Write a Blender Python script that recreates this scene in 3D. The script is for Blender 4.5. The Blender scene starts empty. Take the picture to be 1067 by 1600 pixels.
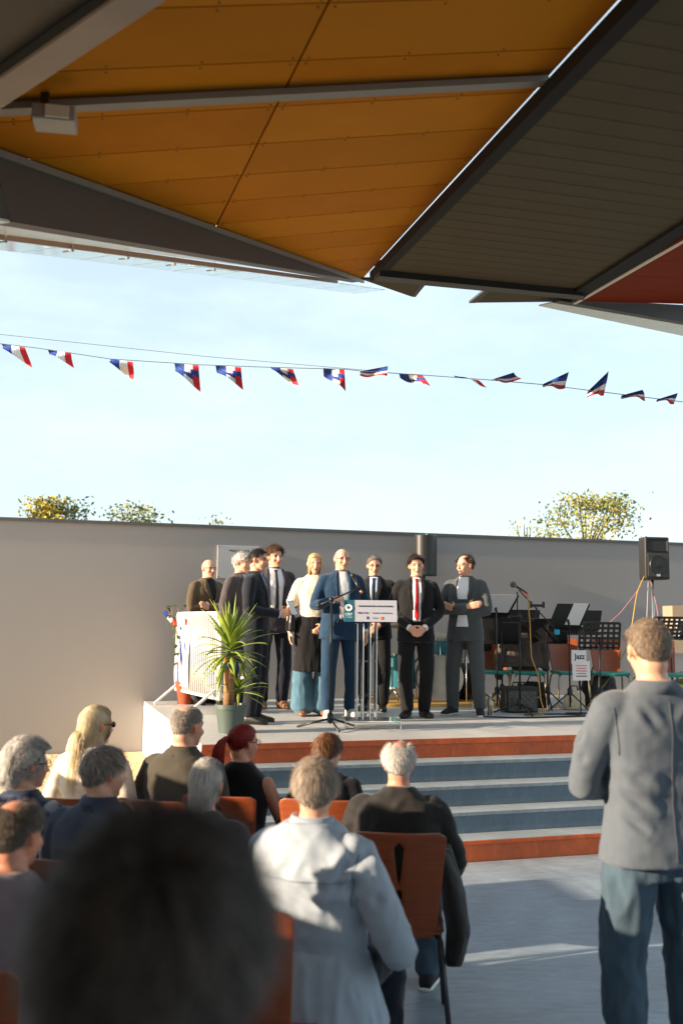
import bpy, bmesh, math, random
import numpy as np
from mathutils import Vector, Matrix, noise, geometry
from mathutils.bvhtree import BVHTree
random.seed(7); RNG = np.random.default_rng(7)
PI = math.pi; rad = math.radians
scene = bpy.context.scene
COL = scene.collection

# ------------------------------------------------------------------ camera
cam_d = bpy.data.cameras.new('camera'); cam = bpy.data.objects.new('camera', cam_d); COL.objects.link(cam)
cam_d.sensor_fit = 'VERTICAL'; cam_d.sensor_height = 36.0; cam_d.sensor_width = 24.0; cam_d.lens = 35.0
cam_d.clip_start = 0.05; cam_d.clip_end = 3000
EYE = 1.82
PITCH = math.atan(170 / 1555)
cam.matrix_world = (Matrix.Translation((0, 0, EYE)) @ Matrix.Rotation(PI / 2 + PITCH, 4, 'X') @ Matrix.Rotation(0.010, 4, 'Z'))
cam_d.dof.use_dof = True; cam_d.dof.focus_distance = 9.6; cam_d.dof.aperture_fstop = 2.2
scene.camera = cam
# ------------------------------------------------------------------ light
SUN_EL = rad(15.0)
SUN_TRAVEL = Vector((math.cos(rad(18.5)), math.sin(rad(18.5)), 0)).normalized()          # where the light goes, seen from above
world = bpy.data.worlds.new('World'); scene.world = world; world.use_nodes = True
wn = world.node_tree.nodes; wl = world.node_tree.links
for n_ in list(wn): wn.remove(n_)
w_out = wn.new('ShaderNodeOutputWorld'); w_bg = wn.new('ShaderNodeBackground')
sky = wn.new('ShaderNodeTexSky'); sky.sky_type = 'NISHITA'; sky.sun_disc = False
sky.sun_elevation = SUN_EL; sky.sun_rotation = math.atan2(-SUN_TRAVEL.x, -SUN_TRAVEL.y)
sky.altitude = 50; sky.air_density = 1.0; sky.dust_density = 1.2; sky.ozone_density = 1.6
w_tc = wn.new('ShaderNodeTexCoord'); w_map = wn.new('ShaderNodeMapping'); w_map.inputs['Scale'].default_value = (1.6, 1.6, 5.5)
w_no = wn.new('ShaderNodeTexNoise'); w_no.inputs['Scale'].default_value = 2.2; w_no.inputs['Detail'].default_value = 7; w_no.inputs['Roughness'].default_value = 0.6
w_ra = wn.new('ShaderNodeValToRGB'); w_ra.color_ramp.elements[0].position = 0.42; w_ra.color_ramp.elements[1].position = 0.78
w_ra.color_ramp.elements[0].color = (0.55, 0.55, 0.55, 1); w_ra.color_ramp.elements[1].color = (0.92, 0.92, 0.92, 1)
w_mx = wn.new('ShaderNodeMix'); w_mx.data_type = 'RGBA'
w_mx.inputs[7].default_value = (3.85, 4.55, 4.85, 1)                # thin high cloud
wl.new(w_tc.outputs['Generated'], w_map.inputs[0]); wl.new(w_map.outputs[0], w_no.inputs['Vector']); wl.new(w_no.outputs['Fac'], w_ra.inputs[0])
wl.new(w_ra.outputs[0], w_mx.inputs[0]); wl.new(sky.outputs[0], w_mx.inputs[6]); wl.new(w_mx.outputs[2], w_bg.inputs['Color'])
wl.new(w_bg.outputs[0], w_out.inputs[0]); w_bg.inputs['Strength'].default_value = 0.100
sun_d = bpy.data.lights.new('sun', 'SUN'); sun_d.energy = 5.0; sun_d.angle = rad(0.55); sun_d.color = (1.0, 0.80, 0.58)
sun = bpy.data.objects.new('sun', sun_d); COL.objects.link(sun)
sun.rotation_euler = Vector((SUN_TRAVEL.x * math.cos(SUN_EL), SUN_TRAVEL.y * math.cos(SUN_EL), -math.sin(SUN_EL))).to_track_quat('-Z', 'Y').to_euler()
sun.location = (-20, -6, 12)
scene.view_settings.view_transform = 'Standard'; scene.view_settings.look = 'None'
scene.view_settings.exposure = 1.4; scene.view_settings.gamma = 1.0
scene.cycles.max_bounces = 16; scene.cycles.transmission_bounces = 16; scene.cycles.diffuse_bounces = 4; scene.cycles.glossy_bounces = 4; scene.cycles.transparent_max_bounces = 16
scene.cycles.use_denoising = True

# ------------------------------------------------------------------ helpers
def L(c):                                    # sRGB 0-255 -> linear
    return tuple(((v / 255) / 12.92 if v / 255 <= 0.04045 else ((v / 255 + 0.055) / 1.055) ** 2.4) for v in c)
MATS = {}
def mat(name, col, rough=0.6, var=0.12, scale=8.0, bump=0.0, bscale=60.0, metal=0.0, spec=0.5, sheen=0.0, attr=None, stretch=None, sss=0.0, alpha=None, trans=0.0, coat=0.0, stripes=None):
    if name in MATS: return MATS[name]
    m = bpy.data.materials.new(name); m.use_nodes = True; N = m.node_tree.nodes; K = m.node_tree.links
    b = N['Principled BSDF']; c = tuple(col) + (1,)
    tc = N.new('ShaderNodeTexCoord'); vec = tc.outputs['Object']
    if stretch:
        mp = N.new('ShaderNodeMapping'); mp.inputs['Scale'].default_value = stretch; K.new(vec, mp.inputs[0]); vec = mp.outputs[0]
    no = N.new('ShaderNodeTexNoise'); no.inputs['Scale'].default_value = scale; no.inputs['Detail'].default_value = 5; K.new(vec, no.inputs['Vector'])
    mr = N.new('ShaderNodeMapRange'); mr.inputs[1].default_value = 0.25; mr.inputs[2].default_value = 0.75; mr.inputs[3].default_value = 1 - var; mr.inputs[4].default_value = 1 + var
    K.new(no.outputs['Fac'], mr.inputs[0])
    mx = N.new('ShaderNodeMix'); mx.data_type = 'RGBA'; mx.blend_type = 'MULTIPLY'; mx.inputs[0].default_value = 1.0
    if attr:
        at = N.new('ShaderNodeAttribute'); at.attribute_name = attr; K.new(at.outputs['Color'], mx.inputs[6])
    else: mx.inputs[6].default_value = c
    K.new(mr.outputs[0], mx.inputs[7]); out = mx.outputs[2]
    K.new(out, b.inputs['Base Color'])
    b.inputs['Roughness'].default_value = rough; b.inputs['Metallic'].default_value = metal; b.inputs['Specular IOR Level'].default_value = spec
    if sheen: b.inputs['Sheen Weight'].default_value = sheen; b.inputs['Sheen Roughness'].default_value = 0.5
    if sss: b.inputs['Subsurface Weight'].default_value = sss; b.inputs['Subsurface Radius'].default_value = (0.012, 0.005, 0.003); b.inputs['Subsurface Scale'].default_value = 1.0
    if trans: b.inputs['Transmission Weight'].default_value = trans
    if coat: b.inputs['Coat Weight'].default_value = coat; b.inputs['Coat Roughness'].default_value = 0.15
    if bump:
        bn = N.new('ShaderNodeTexNoise'); bn.inputs['Scale'].default_value = bscale; bn.inputs['Detail'].default_value = 4; K.new(vec, bn.inputs['Vector'])
        bu = N.new('ShaderNodeBump'); bu.inputs['Strength'].default_value = bump; bu.inputs['Distance'].default_value = 0.01
        K.new(bn.outputs['Fac'], bu.inputs['Height']); K.new(bu.outputs[0], b.inputs['Normal'])
    MATS[name] = m; return m

def tag(o, label=None, cat=None, group=None, kind=None):
    if label: o['label'] = label
    if cat: o['category'] = cat
    if group: o['group'] = group
    if kind: o['kind'] = kind
    return o
def empty(name, label, cat, loc=(0, 0, 0), rz=0.0, group=None, kind=None):
    o = bpy.data.objects.new(name, None); COL.objects.link(o); o.empty_display_size = 0.1
    o.location = loc; o.rotation_euler = (0, 0, rz)
    return tag(o, label, cat, group, kind)
def link_mesh(name, me, m, parent=None, smooth=True):
    o = bpy.data.objects.new(name, me); COL.objects.link(o)
    if m: me.materials.clear(); me.materials.append(m)
    if smooth is True:
        for p in me.polygons: p.use_smooth = True
    elif smooth:
        me.shade_smooth() if hasattr(me, 'shade_smooth') else None
        try: me.set_sharp_from_angle(angle=rad(smooth))
        except Exception: pass
    o.parent = parent
    return o
def copy_tree(o, parent=None):
    c = o.copy(); COL.objects.link(c); c.parent = parent
    for ch in list(o.children): copy_tree(ch, c)
    return c
class MB:                                     # gathers boxes, bars, tubes; build() links ONE mesh
    def __init__(s): s.v = []; s.f = []
    def add(s, vs, fs):
        n = len(s.v); s.v += [tuple(x) for x in vs]; s.f += [tuple(i + n for i in f) for f in fs]; return s
    def box(s, c, d, M=None, bev=0.0):
        hx, hy, hz = d[0] / 2, d[1] / 2, d[2] / 2
        if bev <= 0:
            P = [Vector((x * hx, y * hy, z * hz)) for z in (-1, 1) for x, y in ((-1, -1), (1, -1), (1, 1), (-1, 1))]
            F = [(3, 2, 1, 0), (4, 5, 6, 7), (0, 1, 5, 4), (1, 2, 6, 5), (2, 3, 7, 6), (3, 0, 4, 7)]
        else:
            bm = bmesh.new(); bmesh.ops.create_cube(bm, size=1); bmesh.ops.scale(bm, vec=d, verts=bm.verts)
            bmesh.ops.bevel(bm, geom=bm.edges[:], offset=bev, segments=2, profile=0.5, affect='EDGES')
            bm.verts.index_update(); P = [v.co.copy() for v in bm.verts]; F = [tuple(v.index for v in f.verts) for f in bm.faces]; bm.free()
        c = Vector(c)
        if M is not None: P = [M @ p for p in P]
        return s.add([p + c for p in P], F)
    def tube(s, pts, r, n=8, cap=True, flat=None):
        pts = [Vector(p) for p in pts]; rs = r if isinstance(r, (list, tuple)) else [r] * len(pts)
        vs = []; fs = []; up = None
        for i, p in enumerate(pts):
            t = (pts[min(i + 1, len(pts) - 1)] - pts[max(i - 1, 0)]).normalized()
            if up is None: up = t.orthogonal().normalized() if flat is None else (Vector(flat) - t * t.dot(Vector(flat))).normalized()
            up = (up - t * t.dot(up)).normalized(); sd = t.cross(up)
            rr = rs[i]; a, b = rr if isinstance(rr, (list, tuple)) else (rr, rr)
            for k in range(n):
                th = 2 * PI * k / n; vs.append(p + up * (math.cos(th) * a) + sd * (math.sin(th) * b))
        for i in range(len(pts) - 1):
            for k in range(n):
                fs.append((i * n + k, i * n + (k + 1) % n, (i + 1) * n + (k + 1) % n, (i + 1) * n + k))
        if cap: fs.append(tuple(reversed(range(n)))); fs.append(tuple((len(pts) - 1) * n + k for k in range(n)))
        return s.add(vs, fs)
    def bar(s, p0, p1, w, h=None, up=(0, 0, 1)):
        p0, p1 = Vector(p0), Vector(p1); h = h or w; t = (p1 - p0).normalized(); up = Vector(up)
        if abs(t.dot(up)) > 0.99: up = Vector((0, 1, 0))
        sd = t.cross(up).normalized(); up = sd.cross(t)
        vs = [p + sd * (a * w / 2) + up * (b * h / 2) for p in (p0, p1) for a, b in ((-1, -1), (1, -1), (1, 1), (-1, 1))]
        return s.add(vs, [(3, 2, 1, 0), (4, 5, 6, 7), (0, 1, 5, 4), (1, 2, 6, 5), (2, 3, 7, 6), (3, 0, 4, 7)])
    def lathe(s, prof, n=20, c=(0, 0, 0), M=None):
        c = Vector(c); vs = []; fs = []
        for r, z in prof:
            for k in range(n):
                p = Vector((r * math.cos(2 * PI * k / n), r * math.sin(2 * PI * k / n), z)); vs.append((M @ p if M is not None else p) + c)
        m = len(prof)
        for i in range(m - 1):
            for k in range(n): fs.append((i * n + k, i * n + (k + 1) % n, (i + 1) * n + (k + 1) % n, (i + 1) * n + k))
        fs.append(tuple(reversed(range(n)))); fs.append(tuple((m - 1) * n + k for k in range(n)))
        return s.add(vs, fs)
    def sphere(s, c, r, n=12, m=8, M=None):
        r = r if isinstance(r, (tuple, list)) else (r, r, r); c = Vector(c); vs = []; fs = []
        for i in range(1, m):
            ph = PI * i / m
            for k in range(n):
                p = Vector((r[0] * math.sin(ph) * math.cos(2 * PI * k / n), r[1] * math.sin(ph) * math.sin(2 * PI * k / n), r[2] * math.cos(ph))); vs.append((M @ p if M is not None else p) + c)
        a = len(vs); vs.append((M @ Vector((0, 0, r[2])) if M is not None else Vector((0, 0, r[2]))) + c); vs.append((M @ Vector((0, 0, -r[2])) if M is not None else Vector((0, 0, -r[2]))) + c)
        for i in range(m - 2):
            for k in range(n): fs.append((i * n + (k + 1) % n, i * n + k, (i + 1) * n + k, (i + 1) * n + (k + 1) % n))
        for k in range(n): fs.append((a, k, (k + 1) % n)); fs.append((a + 1, (m - 2) * n + (k + 1) % n, (m - 2) * n + k))
        return s.add(vs, fs)
    def prism(s, poly, off):                   # planar polygon of 3-D points pushed by off
        off = Vector(off); P = [Vector(p) for p in poly]; n = len(P)
        fs = [tuple(reversed(range(n))), tuple(range(n, 2 * n))] + [(k, (k + 1) % n, n + (k + 1) % n, n + k) for k in range(n)]
        return s.add(P + [p + off for p in P], fs)
    def mesh(s, name):
        me = bpy.data.meshes.new(name); me.from_pydata([tuple(v) for v in s.v], [], s.f); me.update()
        bm = bmesh.new(); bm.from_mesh(me); bmesh.ops.recalc_face_normals(bm, faces=bm.faces[:]); bm.to_mesh(me); bm.free(); return me
    def build(s, name, m, parent=None, smooth=False): return link_mesh(name, s.mesh(name), m, parent, smooth)
def text(body, size, m, parent, M, name='lettering', ext=0.0005, align='CENTER', bold=0.0):
    cu = bpy.data.curves.new(name, 'FONT'); cu.body = body; cu.size = size; cu.align_x = align; cu.align_y = 'CENTER'; cu.extrude = ext; cu.offset = bold
    t_ = bpy.data.objects.new('tmp_text', cu); COL.objects.link(t_); me = bpy.data.meshes.new_from_object(t_.evaluated_get(bpy.context.evaluated_depsgraph_get())); bpy.data.objects.remove(t_); bpy.data.curves.remove(cu)
    o = link_mesh(name, me, m, parent, False); o.matrix_local = M; return o

# axes of the building: U along the wall and the steps, V into the depth
TH = rad(17.0); U = Vector((math.cos(TH), math.sin(TH), 0)); V = Vector((-math.sin(TH), math.cos(TH), 0)); Z = Vector((0, 0, 1))
F0 = Vector((-1.107, 8.17, 0))                # front left corner of the stage
ST = 0.82                                     # stage height
def uv(u, v, z=0.0): return F0 + U * u + V * v + Z * z
RZ = Matrix.Rotation(TH, 3, 'Z')

# ------------------------------------------------------------------ setting: ground, slab, gravel
M_earth = mat('earth', L((120, 110, 80)), 0.95, 0.3, 0.4)
me = bpy.data.meshes.new('ground'); me.from_pydata([(-900, -900, -0.03), (900, -900, -0.03), (900, 900, -0.03), (-900, 900, -0.03)], [], [(0, 1, 2, 3)])
tag(link_mesh('ground', me, M_earth, smooth=False), kind='structure')
def concrete_mat(name, base, rough, patch=0.22, bump=0.12, streak=0.10):
    m = bpy.data.materials.new(name); m.use_nodes = True; N = m.node_tree.nodes; K = m.node_tree.links; b = N['Principled BSDF']
    tc = N.new('ShaderNodeTexCoord')
    def nz(sc, det, ro=0.6, st=None, dist=0.0):
        n = N.new('ShaderNodeTexNoise'); n.inputs['Scale'].default_value = sc; n.inputs['Detail'].default_value = det; n.inputs['Roughness'].default_value = ro; n.inputs['Distortion'].default_value = dist
        if st:
            mp = N.new('ShaderNodeMapping'); mp.inputs['Scale'].default_value = st; mp.inputs['Rotation'].default_value = (0, 0, -TH); K.new(tc.outputs['Object'], mp.inputs[0]); K.new(mp.outputs[0], n.inputs['Vector'])
        else: K.new(tc.outputs['Object'], n.inputs['Vector'])
        return n
    a = nz(0.7, 8, 0.65, None, 1.2); c = nz(14, 5); d = nz(3.0, 6, 0.7, (1, 6, 1), 2.0)
    def rng(n, lo, hi, a0=0.3, a1=0.7):
        r = N.new('ShaderNodeMapRange'); r.inputs[1].default_value = a0; r.inputs[2].default_value = a1; r.inputs[3].default_value = lo; r.inputs[4].default_value = hi; K.new(n.outputs['Fac'], r.inputs[0]); return r
    def mul(x, y):
        q = N.new('ShaderNodeMath'); q.operation = 'MULTIPLY'; K.new(x.outputs[0], q.inputs[0]); K.new(y.outputs[0], q.inputs[1]); return q
    v = mul(mul(rng(a, 1 - patch, 1 + patch), rng(c, 0.93, 1.07)), rng(d, 1 - streak, 1 + streak))
    mx = N.new('ShaderNodeMix'); mx.data_type = 'RGBA'; mx.blend_type = 'MULTIPLY'; mx.inputs[0].default_value = 1; mx.inputs[6].default_value = tuple(base) + (1,); K.new(v.outputs[0], mx.inputs[7])
    K.new(mx.outputs[2], b.inputs['Base Color']); rr = rng(a, rough - 0.1, rough + 0.1); K.new(rr.outputs[0], b.inputs['Roughness'])
    bu = N.new('ShaderNodeBump'); bu.inputs['Strength'].default_value = bump; bu.inputs['Distance'].default_value = 0.01; K.new(c.outputs['Fac'], bu.inputs['Height']); K.new(bu.outputs[0], b.inputs['Normal'])
    return m
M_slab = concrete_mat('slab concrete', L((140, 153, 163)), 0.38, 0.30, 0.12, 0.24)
M_step = concrete_mat('step concrete', L((134, 143, 149)), 0.6, 0.2, 0.12, 0.2); M_riser = concrete_mat('shade tinted riser', L((90, 108, 122)), 0.55, 0.2, 0.12, 0.16)  # blue tint of shade put into the riser colour, likewise slab and tread
M_deck = concrete_mat('deck concrete', L((176, 174, 170)), 0.5, 0.12)
mb = MB()
P = [uv(-7, -14), uv(16, -14), uv(16, 6), uv(-7, 6)]
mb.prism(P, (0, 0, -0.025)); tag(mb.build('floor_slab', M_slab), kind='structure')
M_grav = mat('gravel', L((214, 186, 142)), 0.95, 0.28, 45, 0.9, 70)
GZ = 0.215
mb = MB(); mb.prism([uv(-14, -2.1, GZ), uv(-0.004, -2.1, GZ), uv(-0.004, 4.38, GZ), uv(-14, 4.38, GZ)], (0, 0, -0.24)); tag(mb.build('gravel_ground', M_grav), kind='structure')
mb = MB(); r_ = random.Random(3)
for _ in range(5000):
    u_, v_ = r_.uniform(-3.2, -0.05), r_.uniform(-0.9, 4.3); p = uv(u_, v_, GZ); q = r_.uniform(0.008, 0.022); a = r_.uniform(0, 6)
    ring = [p + Vector((math.cos(a + t) * q * r_.uniform(.7, 1.2), math.sin(a + t) * q * r_.uniform(.7, 1.2), 0)) for t in (0, 1.3, 2.5, 3.8, 5.0)]
    mb.add(ring + [p + Vector((0, 0, q * .7))], [(i, (i + 1) % 5, 5) for i in range(5)])
tag(mb.build('gravel', mat('pebble', L((206, 178, 138)), 0.95, 0.35, 9), smooth=False), 'pale sandy gravel scattered beside the stage', 'gravel', kind='stuff')

# ------------------------------------------------------------------ boundary wall
M_wall = mat('wall render', L((157, 153, 151)), 0.9, 0.035, 0.5, 0.04, 150, spec=0.15, stretch=(1, 1, 0.35))
WT = 2.98
wall = empty('boundary_wall', 'long smooth grey rendered wall behind the stage', 'wall', uv(0, 4.4))
def lw(u, v, z): return uv(u, v, z) - uv(0, 4.4)
mb = MB(); mb.prism([lw(-15, 4.4, -0.03), lw(16, 4.4, -0.03), lw(16, 4.65, -0.03), lw(-15, 4.65, -0.03)], (0, 0, WT + 0.03)); mb.build('wall_body', M_wall, wall)
mb = MB(); mb.prism([lw(-15, 4.375, WT), lw(16, 4.375, WT), lw(16, 4.675, WT), lw(-15, 4.675, WT)], (0, 0, 0.035)); mb.build('coping', mat('coping metal', L((92, 92, 94)), 0.5, 0.1), wall)
# ------------------------------------------------------------------ stage with steps
M_orange = concrete_mat('orange step paint', L((190, 88, 40)), 0.5, 0.28, 0.2, 0.22)
M_white = mat('white side render', L((226, 224, 220)), 0.8, 0.05, 3, 0.15, 120)
stage = empty('stage', 'raised concrete stage with orange edged steps in front of the grey wall', 'stage', uv(0, 0))
def sb(name, u0, u1, v0, v1, z0, z1, m, bev=0.0):
    mb = MB(); mb.box(uv((u0 + u1) / 2, (v0 + v1) / 2, (z0 + z1) / 2) - uv(0, 0), (u1 - u0, v1 - v0, z1 - z0), RZ.to_4x4().to_3x3(), bev); return mb.build(name, m, stage)
SR = 10.5; TR = 0.235; RI = ST / 5
sb('stage_deck', 0, SR, 0.0, 4.39, ST - 0.05, ST, M_deck, 0.004)
sb('side_panel', 0.0, 0.2, 0.03, 4.39, 0.0, ST - 0.051, M_white)
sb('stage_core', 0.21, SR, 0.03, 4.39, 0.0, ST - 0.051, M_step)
sb('top_riser', 0.002, SR, 0.004, 0.029, ST - RI + 0.002, ST - 0.0505, M_orange)
sb('top_edge', 0.0, SR, -0.012, -0.0005, ST - 0.05, ST - 0.002, M_orange, 0.003)
for i in range(4):                            # four treads below the deck
    zt = ST - RI * (i + 1); v1 = -TR * i; v0 = -TR * (i + 1)
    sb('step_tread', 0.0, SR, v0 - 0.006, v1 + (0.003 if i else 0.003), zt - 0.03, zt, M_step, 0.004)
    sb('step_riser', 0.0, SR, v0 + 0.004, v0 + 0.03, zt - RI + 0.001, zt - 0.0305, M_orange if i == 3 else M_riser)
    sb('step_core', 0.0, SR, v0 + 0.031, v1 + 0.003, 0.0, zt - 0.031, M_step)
sb('bottom_edge', 0.0, SR, -TR * 4 - 0.018, -TR * 4 - 0.0065, RI - 0.032, RI - 0.002, M_orange, 0.003)

# ------------------------------------------------------------------ unseen slabs added left of the seats to shade floor and audience
M_shade = mat('shade slab grey', L((140, 138, 134)), 0.85, 0.08, 2)
shade_root = empty('shade_slabs', 'row of unseen slabs added to shade the audience and floor', 'wall', uv(-3.6, -5))
for v0, v1, hh in ((-2.26, -1.68, 1.55), (-2.56, -2.36, 1.6), (-2.98, -2.64, 1.75), (-3.15, -3.11, 1.75), (-4.5, -3.64, 1.97), (-3.62, -3.26, 1.60), (-6.9, -4.55, 1.62), (-12.5, -6.95, 3.1)):
    mb = MB(); mb.box(uv(-3.6, (v0 + v1) / 2, hh / 2) - uv(-3.6, -5), (0.18, v1 - v0, hh), RZ); mb.build('slab', M_shade, shade_root)

# ------------------------------------------------------------------ canopy roof
C0 = Vector((0, 0, EYE))
D1 = Vector((0.951, 0.238, 0.197)); D2 = Vector((-0.222, 0.969, 0.109)); D1.normalize(); D2 = (D2 - D1 * D1.dot(D2)).normalized()
NO = D1.cross(D2).normalized()                 # normal of the ochre facet (up)
TIP = Vector((0.176, 9.5, 5.164))
def pl(p, n, x, y):                            # height of a plane through p with normal n over (x, y)
    return Vector((x, y, p.z - (n.x * (x - p.x) + n.y * (y - p.y)) / n.z))
roof = empty('canopy_roof', 'folded canopy roof with ochre, olive and red ceiling facets overhead', 'roof', (0, 4, 4))
RL = Vector((0, 4, 4))
M_ochre = mat('ochre panel', L((190, 118, 10)), 0.7, 0.06, 1.5, 0.03, 30, spec=0.08)
M_olive = mat('olive sheet', L((88, 79, 62)), 0.7, 0.06, 2, spec=0.1)
M_red = mat('red panel', L((126, 42, 18)), 0.75, 0.06, 2, spec=0.03)
M_gray = mat('grey beam paint', L((122, 108, 98)), 0.5, 0.08, 2.5, 0.05, 40)
M_wedge = mat('wedge paint', L((84, 73, 66)), 0.55, 0.05, 2, 0.03, 40)
M_dark = mat('dark steel', L((50, 47, 46)), 0.5, 0.1, 3)
M_edge = mat('pale sunlit flashing', L((216, 204, 188)), 0.4, 0.06, 4)  # pale colour stands for sunlight along the edge
M_lgray = mat('purlin grey', L((132, 126, 116)), 0.5, 0.06, 4)
M_gap = mat('void black', L((22, 20, 18)), 0.9)
M_ochres = [M_ochre] + [mat('ochre panel %d' % q, L(c), 0.7, 0.07, 1.2 + q, 0.03, 30, spec=0.08) for q, c in ((1, (184, 114, 8)), (2, (194, 122, 14)), (3, (187, 113, 10)))]
def clip(poly, p, n):                          # keep the side of n
    out = []
    for i in range(len(poly)):
        a, b = poly[i], poly[(i + 1) % len(poly)]; da, db = (a - p).dot(n), (b - p).dot(n)
        if da >= 0: out.append(a)
        if (da >= 0) != (db >= 0): out.append(a + (b - a) * (da / (da - db)))
    return out
FA = Vector((-1.703, 4.690, 0)); FA = pl(TIP, NO, FA.x, FA.y)       # fascia line: TIP - FA
RA = pl(TIP, NO, 1.176, 4.051)                                       # right edge line: TIP - RA
BA = pl(TIP, NO, -1.41, 3.738); BB = pl(TIP, NO, -0.626, 3.065)     # beam line
fd = (TIP - FA).normalized(); rd = (TIP - RA).normalized(); bd = (BB - BA).normalized()
def inward(p, d, ref):
    n = NO.cross(d).normalized(); return n if (ref - p).dot(n) > 0 else -n
REF = pl(TIP, NO, -0.2, 4.5)
nf, nr, nb = inward(FA, fd, REF), inward(RA, rd, REF), inward(BA, bd, REF)
S1 = pl(TIP, NO, 0.0, 0.0)
def gp(a, b): return TIP + D1 * a + D2 * b
# joints: cross joint runs along D2 through this point, rows run along D1
QJ = pl(TIP, NO, -0.066, 3.666)
a0 = (QJ - TIP).dot(D1); PWD = 0.518
Q1 = pl(TIP, NO, -0.18, 4.19); b0 = (Q1 - TIP).dot(D2)
mbs = MB()
for i in range(-4, 16):
    for (ca, cb) in ((a0 - 2.5, a0 - 0.006), (a0 + 0.006, a0 + 2.9)):
        quad = [gp(ca, b0 + i * PWD + 0.005), gp(cb, b0 + i * PWD + 0.005), gp(cb, b0 + (i + 1) * PWD - 0.005), gp(ca, b0 + (i + 1) * PWD - 0.005)]
        quad = clip(clip(clip(quad, FA, nf), RA, nr), BA - nb * 0.25, nb)
        if len(quad) < 3: continue
        mb = MB(); mb.prism([q - RL for q in quad], NO * 0.012); mb.build('ceiling_panel', M_ochres[(i * 7 + (ca > a0) * 3) % 4], roof)
        for k in range(0, 7):
            for off in (0.03, PWD - 0.03):
                q = gp(ca + 0.03 + (cb - ca - 0.06) * k / 6, b0 + i * PWD + off)
                if (q - FA).dot(nf) > 0.02 and (q - RA).dot(nr) > 0.02: mbs.box(q - NO * 0.002 - RL, (0.008, 0.008, 0.004))
tag(mbs.build('panel_screws', M_dark, roof), kind='stuff')
mb = MB(); big = clip(clip(clip([gp(-6, -9), gp(6, -9), gp(6, 2), gp(-6, 2)], FA, nf), RA, nr), BA - nb * 0.3, nb)
mb.prism([q + NO * 0.014 - RL for q in big], NO * 0.2); mb.build('ochre_deck', M_gap, roof)
# purlin under the ochre facet
pa = pl(TIP, NO, -1.46, 4.17); pb = pl(TIP, NO, 1.01, 4.80)
pv = (pb - pa).normalized(); pw = NO.cross(pv).normalized()
mb = MB(); p0, p1 = pa - pv * 0.3 - NO * 0.03, pb - NO * 0.03
mb.bar(p0 - RL, p1 - RL, 0.082, 0.03, NO); mb.build('purlin', M_lgray, roof)
# diagonal beam, top left
mb = MB(); q0 = BA - bd * 1.4 - NO * 0.20; q1 = BB + bd * 3.6 - NO * 0.20
sdv = -nb
mb.prism([q0 - RL, q1 - RL, q1 + sdv * 0.145 - RL, q0 + sdv * 0.145 - RL], NO * 0.012); mb.build('beam_soffit', mat('beam soffit paint', L((150, 128, 110)), 0.5, 0.12, 3), roof)
mb = MB(); mb.prism([q0 + sdv * 0.004 + NO * .0125 - RL, q1 + sdv * 0.004 + NO * .0125 - RL, q1 + sdv * 0.141 + NO * .0125 - RL, q0 + sdv * 0.141 + NO * .0125 - RL], NO * 0.35); mb.build('beam_web', M_dark, roof)
# dark ceiling behind the beam
mb = MB(); mb.prism([q0 + sdv * 0.145 + NO * 0.05 - RL, q1 + sdv * 0.145 + NO * 0.05 - RL, Vector((3.6, -7, 4.0)) - RL, Vector((-4.2, -7, 3.5)) - RL, Vector((-4.2, 2.5, 3.5)) - RL], (0, 0, 0.2)); mb.build('rear_soffit', M_dark, roof)
# wedge shaped fascia, left; vertical plane through TIP - FA
fh = Vector((fd.x, fd.y, 0)).normalized(); fo = Vector((-fh.y, fh.x, 0))       # outward (left, away)
FB = Vector((-1.658, 4.792, 3.786))             # lower left corner of the wedge
def along(p, q, t): return p + (q - p) * t
FA2 = along(TIP, FA, 1.015); FB2 = along(TIP, FB, 1.0)
mb = MB(); mb.prism([FA2 - RL, TIP - RL, TIP - Z * 0.02 - RL, FB2 - RL], fo * 0.10); mb.build('wedge_fascia', M_wedge, roof)
mb = MB(); mb.bar(FA2 - fo * 0.016 - Z * 0.03 - RL, TIP - fo * 0.016 - Z * 0.02 - RL, 0.022, 0.035); mb.build('fascia_rail', M_lgray, roof)
mb = MB(); e0 = FB2 + (FA2 - FB2) * 0.5 - fh * 0.06; e_h = (FA2 - FB2).length
mb.box(e0 + fo * 0.05 - RL, (0.05, 0.05, e_h + 0.06)); mb.box(e0 - fh * 0.22 + fo * 0.05 - Z * (e_h / 2 + 0.01) - RL, (0.05, 0.44, 0.04), Matrix.Rotation(math.atan2(fh.y, fh.x) - PI / 2, 3, 'Z')); mb.build('end_frame', M_wedge, roof)
mb = MB(); mb.prism([e0 - fh * 0.03 - Z * e_h * 0.45 - RL, e0 - fh * 0.5 - Z * e_h * 0.45 - RL, e0 - fh * 0.5 + Z * e_h * 0.5 - RL, e0 - fh * 0.03 + Z * e_h * 0.5 - RL], fo * 0.06); mb.build('end_grille', M_dark, roof)
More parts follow.
